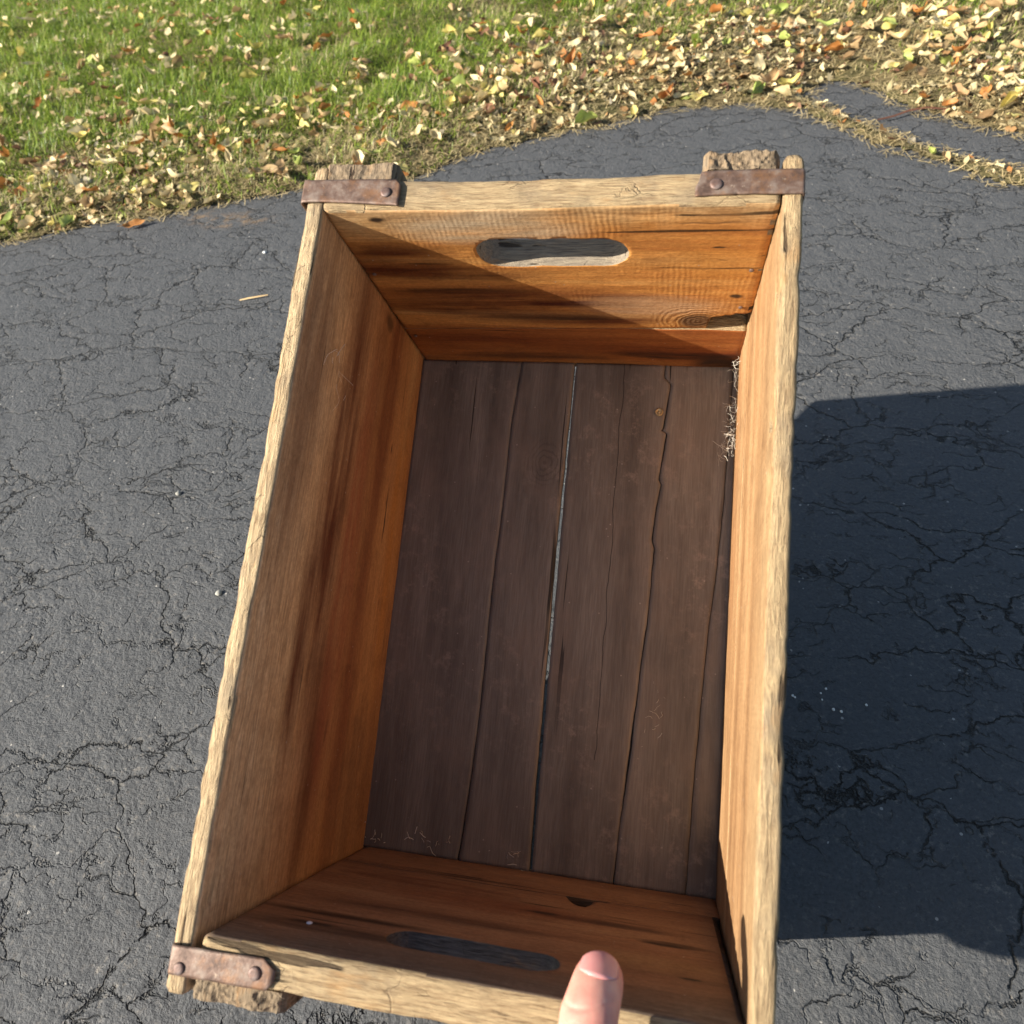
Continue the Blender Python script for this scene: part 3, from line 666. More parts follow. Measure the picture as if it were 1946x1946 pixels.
def litter():
    """small broken leaves, straw and chaff too many to count"""
    VV, FF, TT, base = [], [], [], 0
    protos = [leaf_shape(s, random.uniform(.018, .034), random.uniform(.010, .020), random.uniform(.2, 1.2), random.uniform(-.5, .9), 4, 1, False) for s in range(10)]
    pal = np.array([[0.66, 0.54, 0.30], [0.76, 0.64, 0.38], [0.62, 0.52, 0.28], [0.50, 0.36, 0.18], [0.42, 0.24, 0.10], [0.45, 0.19, 0.06], [0.24, 0.13, 0.08], [0.60, 0.56, 0.24], [0.55, 0.47, 0.33]])
    wt = np.array([.20, .17, .15, .15, .10, .06, .06, .04, .07])
    n = 11500
    x = rng.uniform(-3.1, 1.7, n * 6); y = 0.6 + rng.uniform(0, 1, n * 6) ** 1.2 * 3.3
    px, py, dz = pix(np.stack([x, y, np.zeros(len(x))], -1))
    sd = lawn_sd(x, y)
    band = np.exp(-((sd - 0.16) / 0.24) ** 2) * 1.0 + 0.10 + 0.10 * np.clip((x + 0.2) / 1.0, 0, 1)
    cl = np.clip((fbm(x * 6, y * 6, 77) - 0.38) * 4.5, 0.05, 1.3)
    ok = (px > -140) & (px < 2090) & (py > -160) & (sd > 0.0) & (rng.uniform(0, 1, len(x)) < band * cl)
    idx = np.where(ok)[0][:n]
    for i in idx:
        V, F = protos[random.randrange(len(protos))]
        sc = random.uniform(0.30, 0.95)
        rot = Matrix.Rotation(random.uniform(0, 6.28), 3, 'Z') @ Matrix.Rotation(random.gauss(0, .5), 3, 'X') @ Matrix.Rotation(random.gauss(0, .4), 3, 'Y')
        A = np.array(V) * sc @ np.array(rot).T
        z = float(lawn_h(np.array([x[i]]), np.array([y[i]]), np.array([sd[i]]))[0]) + random.uniform(0.003, 0.020) * min(1, max(0.2, sd[i] * 5))
        VV.append(A + (x[i], y[i], z)); FF.append(np.array(F) + base); base += len(V)
        c = pal[rng.choice(len(pal), p=wt)] * random.uniform(0.75, 1.12)
        TT.append(np.repeat(c[None], len(V), 0))
    # straw
    ns = 38000
    x = rng.uniform(-3.1, 1.7, ns * 5); y = 0.6 + rng.uniform(0, 1, ns * 5) ** 1.3 * 2.6
    px, py, dz = pix(np.stack([x, y, np.zeros(len(x))], -1))
    sd = lawn_sd(x, y)
    band = np.exp(-((sd - 0.06) / 0.16) ** 2) + 0.10 + 0.25 * np.clip((x + 0.2) / 1.0, 0, 1)
    ok = (px > -140) & (px < 2090) & (py > -160) & (sd > -0.022) & (rng.uniform(0, 1, len(x)) < band)
    idx = np.where(ok)[0][:ns]
    m = len(idx); xx, yy, s_ = x[idx], y[idx], sd[idx]
    z = lawn_h(xx, yy, np.maximum(s_, 0)) + rng.uniform(0.0015, 0.010, m) * np.clip(s_ * 8 + .25, .25, 1)
    a = rng.uniform(0, np.pi * 2, m); Ls = rng.uniform(0.006, 0.030, m); Ws = rng.uniform(0.0007, 0.0018, m); bend = rng.uniform(-.4, .4, m); tz = rng.normal(0, .18, m)
    V = np.zeros((m, 6, 3))
    for k, s in enumerate((-.5, 0, .5)):
        cx = xx + np.cos(a) * Ls * s - np.sin(a) * bend * Ls * (s * s); cy = yy + np.sin(a) * Ls * s + np.cos(a) * bend * Ls * (s * s)
        for j, sg in ((0, -1), (1, 1)):
            V[:, 2 * k + j] = np.stack([cx - np.sin(a) * Ws * sg * .5, cy + np.cos(a) * Ws * sg * .5, np.maximum(z + tz * Ls * s, 0.0015)], -1)
    b = (np.arange(m) * 6)[:, None] + base
    Fs = np.concatenate([b + np.array([[0, 1, 3, 2]]), b + np.array([[2, 3, 5, 4]])])
    ct = np.array([[0.58, 0.47, 0.26]]) * rng.uniform(0.35, 1.25, (m, 1)) * np.array([[1, .97, .9]])
    VV.append(V.reshape(-1, 3)); FF.append(Fs); TT.append(np.repeat(ct, 6, 0))
    me = mesh_np("leaf_litter", np.concatenate(VV), np.concatenate(FF))
    set_tone(me, np.concatenate(TT), 1)
    return tag(link_mesh("leaf_litter", me, [M['litter']]), "scattered dry straw, chaff and small leaf fragments over the lawn and its edge", "leaf litter", kind='stuff')
litter()

LEAF_MESH = {}
def leaf_mesh(kind, form):
    key = (kind, form)
    if key not in LEAF_MESH:
        args = {'flat': (0.034, 0.023, .15, .08), 'cupped': (0.032, 0.022, .9, .75), 'curled': (0.036, 0.018, 1.9, 1.0),
                'folded': (0.034, 0.020, .4, 1.5), 'domed': (0.030, 0.024, -.9, -.55), 'long': (0.046, 0.017, .8, .5)}[form]
        V, F = leaf_shape(hash(form) % 1000 if False else sum(map(ord, form + kind)), *args)
        me = bpy.data.meshes.new("fallen_leaf")
        me.from_pydata(V, [], F); me.materials.append(LEAFM[kind])
        me.polygons.foreach_set("use_smooth", [True] * len(F))
        LEAF_MESH[key] = me
    return LEAF_MESH[key]

def put_leaf(x, y, z, kind, form, sc, rz, rx, ry, label):
    o = bpy.data.objects.new("fallen_leaf", leaf_mesh(kind, form))
    COL.objects.link(o)
    o.location = (x, y, z); o.scale = (sc, sc, sc)
    o.rotation_euler = (rx, ry, rz)
    return tag(o, label, "leaf", "fallen leaves on the lawn and its edge")

KN = {'cream': 'cream coloured', 'yellow': 'pale yellow', 'tan': 'light tan', 'orange': 'rusty orange', 'brown': 'dark brown', 'green': 'yellowish green'}
# leaves that stand out one by one
SPECIAL = [
    (-0.935, 1.075, .006, 'orange', 'long', .95, .5, .5, 0, "single orange brown leaf on the bare asphalt at the lawn edge's left end"),
    (-0.250, 1.445, .010, 'cream', 'domed', 1.35, .1, 0, 0, "rounded cream leaf resting alone on the asphalt lip above the crate's middle"),
    (-0.120, 1.475, .010, 'green', 'folded', 1.45, .45, .3, 0, "folded greenish yellow leaf along the asphalt edge, right of the rounded cream one"),
    (0.100, 1.580, .012, 'yellow', 'flat', 1.25, .1, .1, 0, "flat pale yellow leaf at the asphalt edge where the driveway bulges into the lawn"),
    (0.215, 1.600, .014, 'green', 'cupped', 1.3, 1.1, .9, 0, "upright green leaf at the corner of the lawn beside the weedy strip"),
    (0.278, 1.615, .012, 'yellow', 'curled', 1.25, .2, .2, 0, "curled pale yellow leaf just above the start of the weedy strip"),
    (-0.590, 1.530, .022, 'orange', 'cupped', 1.7, .5, .7, 0, "large orange brown leaf tilted up in the green grass"),
    (-0.610, 1.480, .018, 'brown', 'flat', 1.4, .2, .1, 0, "dark reddish brown leaf flat in the grass below the large orange one"),
    (-1.190, 1.520, .022, 'orange', 'cupped', 1.5, .8, .9, .2, "rusty orange leaf standing on edge in the grass at the far left"),
    (-0.790, 1.255, .014, 'cream', 'domed', 1.35, .1, 0, 0, "domed cream leaf in the litter above the left asphalt edge"),
    (0.030, 1.575, .012, 'orange', 'curled', 1.2, .9, .3, 0, "curled orange leaf poking over the asphalt edge near the flat yellow one"),
]
for s in SPECIAL: put_leaf(*s)

def scatter_leaves():
    cand = []
    n = 60000
    x = rng.uniform(-3.0, 1.6, n); y = 0.7 + rng.uniform(0, 1, n) ** 1.2 * 3.2
    px, py, dz = pix(np.stack([x, y, np.zeros(n)], -1))
    sd = lawn_sd(x, y)
    band = 1.1 * np.exp(-((sd - 0.20) / 0.24) ** 2) + 0.15 + 0.10 * np.clip((x + 0.3) / 1.0, 0, 1)
    cl = np.clip((fbm(x * 5 + 9, y * 5, 41) - 0.36) * 4, 0.16, 1.0) * np.clip(1.0 - (x + 0.2) * 0.35, 0.6, 1.35)
    ok = (px > -60) & (px < 2000) & (py > -60) & (sd > 0.004) & (rng.uniform(0, 1, n) < band * cl)
    hid = (px > 575) & (px < 1530) & (py > 345)
    ok &= ~hid
    idx = np.where(ok)[0]
    chosen = []
    for i in idx:
        if all((x[i] - x[j]) ** 2 + (y[i] - y[j]) ** 2 > 0.024 ** 2 for j in chosen[-400:]): chosen.append(i)
        if len(chosen) >= 1300: break
    kinds = ['cream'] * 40 + ['yellow'] * 14 + ['tan'] * 22 + ['orange'] * 7 + ['brown'] * 5 + ['green'] * 6
    forms = ['flat', 'cupped', 'cupped', 'curled', 'folded', 'domed', 'long']
    rec = []
    for i in chosen:
        sc = random.choice((random.uniform(0.5, 0.85), random.uniform(0.65, 1.0), random.uniform(0.9, 1.3)))
        rec.append((sc / dz[i] if 0 <= px[i] <= 1946 and 0 <= py[i] <= 1946 else 0, i, sc))
    rec.sort(reverse=True)
    big = rec[:289]; rest = rec[289:]
    for size, i, sc in big:
        k = random.choice(kinds); f = random.choice(forms)
        s = float(sd[i])
        zone = ("by the asphalt" if s < 0.16 else "in thin dry grass" if s < 0.4 else "in thick green grass")
        side = ("left of the crate" if px[i] < 560 else "above the crate's left half" if px[i] < 970 else "above the crate's right half" if px[i] < 1480 else "near the weedy strip at right")
        size_w = "large " if sc > 1.08 else "small " if sc < 0.85 else ""
        z = float(lawn_h(x[i:i + 1], y[i:i + 1], sd[i:i + 1])[0]) + (0.006 + 0.014 * min(1, max(0, s) * 3))
        put_leaf(x[i], y[i], z, k, f, sc, random.uniform(0, 6.28), random.gauss(0, .42), random.gauss(0, .30),
                 f"{size_w}{KN[k]} {f if f != 'long' else 'narrow'} leaf {zone}, {side}")
    pal = {'cream': (0.72, 0.60, 0.34), 'yellow': (0.68, 0.57, 0.2), 'tan': (0.48, 0.33, 0.16), 'orange': (0.46, 0.2, 0.05), 'brown': (0.22, 0.11, 0.06), 'green': (0.4, 0.45, 0.12)}
    VV, FF, TT, base = [], [], [], 0
    for size, i, sc in rest:
        k = random.choice(kinds); f = random.choice(forms)
        me = leaf_mesh(k, f)
        V = np.array([v.co[:] for v in me.vertices]); F = np.array([p.vertices[:] for p in me.polygons])
        rot = np.array(Matrix.Rotation(random.uniform(0, 6.28), 3, 'Z') @ Matrix.Rotation(random.gauss(0, .4), 3, 'X') @ Matrix.Rotation(random.gauss(0, .3), 3, 'Y'))
        z = float(lawn_h(x[i:i + 1], y[i:i + 1], sd[i:i + 1])[0]) + (0.006 + 0.014 * min(1, max(0, sd[i]) * 3))
        VV.append(V * sc @ rot.T + (x[i], y[i], z)); FF.append(F + base); base += len(V)
        TT.append(np.repeat(np.array([pal[k]]) * random.uniform(.8, 1.15), len(V), 0))
    me = mesh_np("distant_leaves", np.concatenate(VV), np.concatenate(FF))
    set_tone(me, np.concatenate(TT), 1)
    tag(link_mesh("distant_leaves", me, [M['litter']]), "many more cream, tan and orange fallen leaves farther back in the grass", "leaves", kind='stuff')
scatter_leaves()

# loose bits on the driveway
def pebble(x, y, r, col, label):
    t = NT("pale_pebble"); t.done(col, 0.7)
    bm = bmesh.new(); bmesh.ops.create_icosphere(bm, subdivisions=2, radius=r)
    for v in bm.verts: v.co *= 1 + 0.35 * noise.noise(v.co * (1.2 / r)); v.co.z *= 0.6
    me = bpy.data.meshes.new("pebble"); bm.to_mesh(me); bm.free()
    o = link_mesh("pebble", me, [t.m]); o.location = (x, y, r * .45)
    tag(o, label, "pebble")
pebble(-0.627, 0.977, 0.0032, (0.8, 0.8, 0.76), "small white pebble on the asphalt, left of the crate's far corner")
pebble(-0.413, 0.612, 0.0035, (0.34, 0.33, 0.28), "greyish pebble on the asphalt beside the crate's left side, highest of three")
pebble(-0.50, 0.40, 0.0032, (0.30, 0.29, 0.25), "greyish pebble on the asphalt at the left, middle of three")
pebble(-0.38, 0.26, 0.0034, (0.36, 0.35, 0.30), "greyish pebble on the asphalt at the left, lowest of three")
for k in range(9):
    pebble(0.232 + random.gauss(0, .016), 0.205 + random.gauss(0, .008), random.uniform(.0007, .0015), (0.75, 0.74, 0.70), "tiny white grit grain in the crate's shadow, one of a loose sprinkle")
    tag(bpy.context.scene.objects[-1] if False else COL.objects[-1], group="white grit grains in the crate's shadow")

def straw_piece(name, pts, wd, mat, label, cat):
    V, F = [], []
    for i, p in enumerate(pts):
        a = Vector(pts[min(i + 1, len(pts) - 1)]) - Vector(pts[max(i - 1, 0)])
        s = a.cross(Vector((0, 0, 1))).normalized() * wd * .5 * (1 - 0.7 * abs(2 * i / (len(pts) - 1) - 1) ** 2)
        p = Vector(p)
        V += [p - s, p + Vector((0, 0, wd * .5)), p + s]
        if i: b = 3 * (i - 1); F += [(b, b + 1, b + 4, b + 3), (b + 1, b + 2, b + 5, b + 4)]
    me = bpy.data.meshes.new(name); me.from_pydata([tuple(v) for v in V], [], F)
    return tag(link_mesh(name, me, [mat]), label, cat)
ts = NT("dry_straw"); ts.done((0.62, 0.44, 0.22), 0.7); M['straw'] = ts.m
straw_piece("straw", [(-0.606, .824, .002), (-0.592, .829, .003), (-0.577, .834, .003), (-0.563, .840, .002)], .0036, M['straw'], "pale dry straw lying on the asphalt left of the crate", "straw")
tw = NT("brown_twig"); tw.done((0.12, 0.05, 0.03), 0.7)
straw_piece("twig", [(0.43, 1.440, .006), (0.46, 1.455, .006), (0.49, 1.475, .008), (0.52, 1.48, .010), (0.56, 1.478, .006)], .005, tw.m, "thin dark twig on the asphalt beside the weedy strip", "twig")

# ================================================================== the crate (built in its own space, then tipped)
PITCH = 0.5275
EXT = 0.030
FL_T = 0.010
crate = bpy.data.objects.new("wooden_crate", None)
COL.objects.link(crate)
Bx = Matrix(((1, 0, 0), (0, math.cos(PITCH), -math.sin(PITCH)), (0, math.sin(PITCH), math.cos(PITCH))))
C2W = Bx.to_4x4()
C2W.translation = Bx @ -Vector((CW / 2, -EXT, -FL_T - 0.001))
crate.matrix_world = C2W
tag(crate, "old open wooden crate tipped up on its near edge, rusty straps on the corners", "crate")

def cn(p, s=1.0): return noise.noise(Vector(p) * s)

def prism(name, poly, axis_map, d0, d1):
    """solid from a 2-D outline (for boolean cuts)"""
    bm = bmesh.new()
    a = [bm.verts.new(axis_map(u, v, d0)) for u, v in poly]
    b = [bm.verts.new(axis_map(u, v, d1)) for u, v in poly]
    n = len(poly)
    bm.faces.new(a); bm.faces.new(b[::-1])
    for i in range(n): bm.faces.new((a[(i + 1) % n], a[i], b[i], b[(i + 1) % n]))
    bmesh.ops.recalc_face_normals(bm, faces=bm.faces)
    me = bpy.data.meshes.new(name); bm.to_mesh(me); bm.free()
    return me

def sweep_board(name, u0, u1, prof, put, mats, matf, step=0.003, seg=0.0018, rad=0.0016, wear=0.0006, wear_f=(14, 120), warp=None, uends=None):
    """a plank: rounded rectangle (a0,a1,b0,b1 = prof(u)) swept along u; every vertex roughened along the grain.
    put(u,a,b) -> crate-space point"""
    nu = max(2, int((u1 - u0) / step))
    a0, a1, b0, b1 = prof((u0 + u1) / 2)
    na = max(3, int((a1 - a0) / seg)); nb = max(3, int((b1 - b0) / seg))
    ring = []                                   # normalised ring positions + which side
    for i in range(na): ring.append((i / na, 0.0))
    for i in range(nb): ring.append((1.0, i / nb))
    for i in range(na): ring.append((1 - i / na, 1.0))
    for i in range(nb): ring.append((0.0, 1 - i / nb))
    V = []
    m = len(ring)
    for i in range(nu + 1):
        u = u0 + (u1 - u0) * i / nu
        inset = 0.0
        if i == 0 or i == nu: inset = 0.6 * rad
        a0, a1, b0, b1 = prof(u)
        ca, cb = (a0 + a1) / 2, (b0 + b1) / 2
        for (ra, rb) in ring:
            a = a0 + (a1 - a0) * ra; b = b0 + (b1 - b0) * rb
            # round the corners
            qa = max(0, rad - min(a - a0, a1 - a)); qb = max(0, rad - min(b - b0, b1 - b))
            if qa > 0 and qb > 0:
                k = rad - math.hypot(qa, qb)
                if True:
                    hyp = math.hypot(qa, qb)
                    if hyp > rad:
                        f = rad / hyp
                        a += (qa - qa * f) * (1 if a < ca else -1); b += (qb - qb * f) * (1 if b < cb else -1)
            if inset:
                a += inset * (1 if a < ca else -1) * (1 if abs(a - ca) > 1e-6 else 0)
                b += inset * (1 if b < cb else -1) * (1 if abs(b - cb) > 1e-6 else 0)
            P = Vector(put(u, a, b))
            if wear:
                nx_ = noise.noise(Vector((u * wear_f[0], a * wear_f[1], b * wear_f[1] + 7))) + 0.6 * noise.noise(Vector((u * wear_f[0] * 4, a * wear_f[1] * 1.5, b * wear_f[1] * 1.5)))
                wv = wear * nx_
                w2 = warp(P) if warp else 0.0
                a += (wv + w2) * (1 if a < ca else -1); b += (wv + w2) * (1 if b < cb else -1)
                P = Vector(put(u, a, b))
            V.append(P)
    F = []
    for i in range(nu):
        for j in range(m):
            F.append((i * m + j, (i + 1) * m + j, (i + 1) * m + (j + 1) % m, i * m + (j + 1) % m))
    bm = bmesh.new()
    bv = [bm.verts.new(p) for p in V]
    bm.verts.ensure_lookup_table()
    for f in F: bm.faces.new([bv[k] for k in f])
    f0 = bm.faces.new([bv[k] for k in range(m)]); f1 = bm.faces.new([bv[nu * m + k] for k in range(m)][::-1])
    bmesh.ops.recalc_face_normals(bm, faces=bm.faces)
    for f in bm.faces:
        f.material_index = matf(f.calc_center_median(), f.normal)
        f.smooth = len(f.verts) == 4
    me = bpy.data.meshes.new(name); bm.to_mesh(me); bm.free()
    o = bpy.data.objects.new(name, me); COL.objects.link(o)
    for mm in mats: me.materials.append(mm)
    return o

def cut(o, cutters):
    """boolean difference, applied"""
    tmp = []
    for c in cutters:
        co = bpy.data.objects.new("cutter", c); COL.objects.link(co)
        md = o.modifiers.new("cut", 'BOOLEAN'); md.operation = 'DIFFERENCE'; md.solver = 'EXACT'; md.object = co
        tmp.append(co)
    dg = bpy.context.evaluated_depsgraph_get()
    me = bpy.data.meshes.new_from_object(o.evaluated_get(dg))
    o.modifiers.clear(); old = o.data; o.data = me
    for co in tmp: bpy.data.objects.remove(co)
    idx_ = [f.material_index for f in me.polygons]
    me.materials.clear()
    for m_ in old.materials: me.materials.append(m_)
    for f, i_ in zip(me.polygons, idx_): f.material_index = i_
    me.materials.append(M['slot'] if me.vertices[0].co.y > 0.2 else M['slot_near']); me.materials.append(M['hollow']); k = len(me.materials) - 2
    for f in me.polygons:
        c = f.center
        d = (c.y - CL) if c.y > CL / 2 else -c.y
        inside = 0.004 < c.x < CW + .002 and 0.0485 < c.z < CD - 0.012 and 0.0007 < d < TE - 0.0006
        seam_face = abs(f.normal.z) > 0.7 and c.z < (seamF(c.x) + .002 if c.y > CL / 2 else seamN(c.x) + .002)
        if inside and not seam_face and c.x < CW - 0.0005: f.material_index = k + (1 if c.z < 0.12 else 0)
    return o

def adopt(o, parent):
    o.parent = parent
    return o

# worn chips: how far the surface is eaten away near the top edge of the boards
def side_wear(sgn):
    def f(P):
        if P.z < CD - 0.012: return 0.0
        n1 = noise.noise(Vector((P.y * 34, 3.1 * sgn, 0))); n2 = noise.noise(Vector((P.y * 90, 1.7 * sgn, P.x * 60)))
        outer = (P.x < 0) if sgn < 0 else (P.x > CW)
        k = 1.0 if outer else 0.35
        return (0.0016 * max(0, n1) + 0.0013 * max(0, n2)) * k
    return f

T_S = 0.0113
def xl_off(y, z):      # the left board's inner face is a hair out of true, as measured
    v = y / CL; h = z / CD
    return (0.0025 * (1 - v) + -0.0004 * v) * (1 - h) + (-0.0025 * (1 - v) + 0.0020 * v) * h
def xr_off(y, z):
    v = y / CL; h = z / CD
    return (0.0016 * (1 - v) + 0.0002 * v) * (1 - h) + (-0.0012 * (1 - v) + 0.0013 * v) * h

# --- left long side: one wide board
def mf_left(c, n):
    if n.z > 0.55 or c.z > CD - 0.0012: return 1
    if n.x > 0.5 and c.x > -T_S * 0.5: return 0
    return 2
sideL = sweep_board("side_board", -EXT, CL + EXT + .001, lambda u: (-FL_T, CD + 0.0008 * math.sin(u * 19), 0.0, T_S),
                    lambda u, a, b: (-T_S + b + xl_off(u, a), u, a), [M['left_in'], M['edge_y'], M['outer']], mf_left, step=0.0032, seg=0.0026, rad=0.0016, wear=0.00045, warp=side_wear(-1))
sideL["label"] = "one wide orange brown long side board with a pale worn top edge"
adopt(sideL, crate)

# --- right long side: two boards meeting in a fine seam
def mf_right(c, n):
    if n.z > 0.55 or c.z > CD - 0.0012: return 1
    if n.x < -0.5 and c.x < CW + T_S * 0.5: return 0
    return 2
seamR = 0.0765
for (z0, z1) in ((seamR + 0.0004, CD), (-FL_T, seamR - 0.0004)):
    o = sweep_board("side_board", -EXT, CL + EXT + .001, lambda u, z0=z0, z1=z1: (z0, z1 + (0.0012 * math.sin(u * 17 + 1) if z1 == CD else 0), 0.0, T_S),
                    lambda u, a, b: (CW + b + xr_off(u, a), u, a), [M['right_in'], M['edge_r'], M['outer']], mf_right, step=0.0032, seg=0.0026,
                    rad=0.0022 if z1 == CD else 0.0008, wear=0.00035, warp=side_wear(1))
    adopt(o, crate)

# --- end boards
TE = 0.0200
def slot_poly(x0, x1, z0, z1, seed, n=10):
    r = (z1 - z0) / 2; cz = (z0 + z1) / 2
    P = []
    for i in range(n + 1):
        a = -math.pi / 2 + math.pi * i / n
        P.append((x1 - r + r * math.cos(a), cz + r * math.sin(a)))
    for i in range(n + 1):
        a = math.pi / 2 + math.pi * i / n
        P.append((x0 + r + r * math.cos(a), cz + r * math.sin(a)))
    out = []
    for i, p in enumerate(P):
        q = P[(i + 1) % len(P)]
        L = math.hypot(q[0] - p[0], q[1] - p[1]); k = max(1, int(L / 0.005))
        for j in range(k):
            t = j / k; x = p[0] + (q[0] - p[0]) * t; z = p[1] + (q[1] - p[1]) * t
            out.append((x + 0.0009 * cn((x * 90, z * 90, seed)), z + 0.0012 * cn((x * 60, z * 60, seed + 5))))
    return out
XZ = lambda u, v, d: (u, d, v)

def end_warp(P):
    if P.z < CD - 0.010: return 0.0
    return 0.0008 * max(0, noise.noise(Vector((P.x * 45, P.y * 60, 2)))) + 0.0010 * max(0, noise.noise(Vector((P.x * 14, 4, P.y * 40))))
def mf_end(inner_sign):
    def f(c, n):
        if n.z > 0.55 or c.z > CD - 0.0012: return 1
        if n.y * inner_sign > 0.5: return 0
        return 1
    return f
G = 0.0006
seamF = lambda x: 0.0611 + (0.0711 - 0.0611) * (x / CW)
up = sweep_board("end_board", G + 0.0016, CW + 0.0006, lambda u: (seamF(u) + .0004, CD + 0.0010 * math.sin(u * 26 + 2), 0, TE),
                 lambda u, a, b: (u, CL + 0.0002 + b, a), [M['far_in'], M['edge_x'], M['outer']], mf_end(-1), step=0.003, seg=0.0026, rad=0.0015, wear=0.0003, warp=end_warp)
brk = [(0.2405, 0.064), (0.2412, 0.079), (0.2425, 0.086), (0.2432, 0.0885), (0.2465, 0.0897), (0.2500, 0.0903), (0.2530, 0.0925), (0.2565, 0.0922), (0.2600, 0.0955), (0.2640, 0.0948), (0.2760, 0.0975), (0.2760, 0.064)]
chip1 = [(0.118, 0.2210), (0.121, 0.2200), (0.122, 0.227), (0.117, 0.228)]
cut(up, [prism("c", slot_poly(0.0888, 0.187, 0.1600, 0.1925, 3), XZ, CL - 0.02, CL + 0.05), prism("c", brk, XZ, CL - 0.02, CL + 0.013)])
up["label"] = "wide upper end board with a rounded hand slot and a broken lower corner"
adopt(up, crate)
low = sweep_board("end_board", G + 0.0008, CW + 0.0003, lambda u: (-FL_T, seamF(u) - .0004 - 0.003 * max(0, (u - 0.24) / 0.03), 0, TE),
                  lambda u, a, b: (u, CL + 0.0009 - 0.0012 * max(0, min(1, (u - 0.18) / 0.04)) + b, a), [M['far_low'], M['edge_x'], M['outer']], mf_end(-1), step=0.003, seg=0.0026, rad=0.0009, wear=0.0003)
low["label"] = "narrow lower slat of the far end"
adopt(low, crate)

seamN = lambda x: 0.0445 + 0.006 * math.sin(math.pi * x / CW)
upn = sweep_board("end_board", G + 0.0016, CW - 0.0016, lambda u: (seamN(u) + .0006, CD + 0.0011 * math.sin(u * 21), 0, TE),
                  lambda u, a, b: (u, -b - 0.0002, a), [M['near_in'], M['edge_x'], M['outer']], mf_end(1), step=0.003, seg=0.0026, rad=0.0024, wear=0.0003, warp=end_warp)
chipN = [(0.166, 0.048), (0.1682, 0.053), (0.1705, 0.058), (0.1725, 0.0640), (0.1755, 0.0690), (0.1795, 0.0715), (0.1835, 0.0715), (0.1862, 0.066), (0.1880, 0.058), (0.1915, 0.0545), (0.197, 0.0530), (0.197, 0.044)]
cut(upn, [prism("c", slot_poly(0.086, 0.180, 0.170, 0.1960, 9), XZ, -0.05, 0.02), prism("c", chipN, XZ, -0.006, 0.02)])
upn["label"] = "upper end board under the thumb, with a hand slot and a chipped lower edge"
adopt(upn, crate)
lown = sweep_board("end_board", G + 0.0030, CW + 0.0010, lambda u: (-FL_T, seamN(u) - .0006, 0, TE),
                   lambda u, a, b: (u, -b - 0.0008, a), [M['near_in'], M['hollow'], M['outer']], mf_end(1), step=0.003, seg=0.0026, rad=0.0010, wear=0.0003)
lown["label"] = "narrow lower slat of the near end"
adopt(lown, crate)

# --- bottom boards: measured cracks between them
CA = [(0.0894, 0.4078), (0.0857, 0.3514), (0.0856, 0.2768), (0.0841, 0.2141), (0.0846, 0.1082), (0.0821, 0.0359), (0.0796, 0.0027)]
CB = [(0.1362, 0.4089), (0.1358, 0.3534), (0.1353, 0.307), (0.1350, 0.2486), (0.1354, 0.1382), (0.1354, 0.0543), (0.1360, 0.0011)]
CC = [(0.2123, 0.4079), (0.2116, 0.3975), (0.2176, 0.3915), (0.2138, 0.3528), (0.2113, 0.3512), (0.2166, 0.3484), (0.2126, 0.3085), (0.2148, 0.3058), (0.2119, 0.2844), (0.2104, 0.2582), (0.2125, 0.2520), (0.2108, 0.1947), (0.2080, 0.1616), (0.2042, 0.0975), (0.2005, 0.0473), (0.1982, 0.0024)]
CDk = [(0.2672, 0.40), (0.2661, 0.3464), (0.2645, 0.2903), (0.2602, 0.2212), (0.2577, 0.1942), (0.2546, 0.1351), (0.2524, 0.0851), (0.2502, 0.0026)]
def curve(pts):
    ys = np.array([p[1] for p in pts])[::-1]; xs = np.array([p[0] for p in pts])[::-1]
    return lambda y: float(np.interp(y, ys, xs))
kA, kB, kC, kD = map(curve, (CA, CB, CC, CDk))
jit = lambda y, s: 0.0005 * noise.noise(Vector((y * 40, s, 0))) + 0.0003 * noise.noise(Vector((y * 160, s, 1)))
wA = lambda y: 0.0003 + 0.0005 * (1 - y / CL)
wB = lambda y: float(np.interp(y, [0, .05, .14, .25, .32, .38, .41], [.0017, .0022, .0025, .0030, .0017, .0012, .0014]))
wC = lambda y: 0.0004 + 0.0009 * max(0, noise.noise(Vector((y * 16, 3, 3))) + .35)
wD = lambda y: 0.0004
edges = [(lambda y: 0.0 - 0.0005, lambda y: kA(y) - wA(y) / 2 + jit(y, 1)),
         (lambda y: kA(y) + wA(y) / 2 + jit(y, 1), lambda y: kB(y) - wB(y) / 2 + jit(y, 2)),
         (lambda y: kB(y) + wB(y) / 2 + jit(y, 3), lambda y: kC(y) - wC(y) / 2 + jit(y, 4)),
         (lambda y: kC(y) + wC(y) / 2 + jit(y, 4), lambda y: kD(y) - wD(y) / 2 + jit(y, 5)),
         (lambda y: kD(y) + wD(y) / 2 + jit(y, 5), lambda y: CW + 0.0035)]
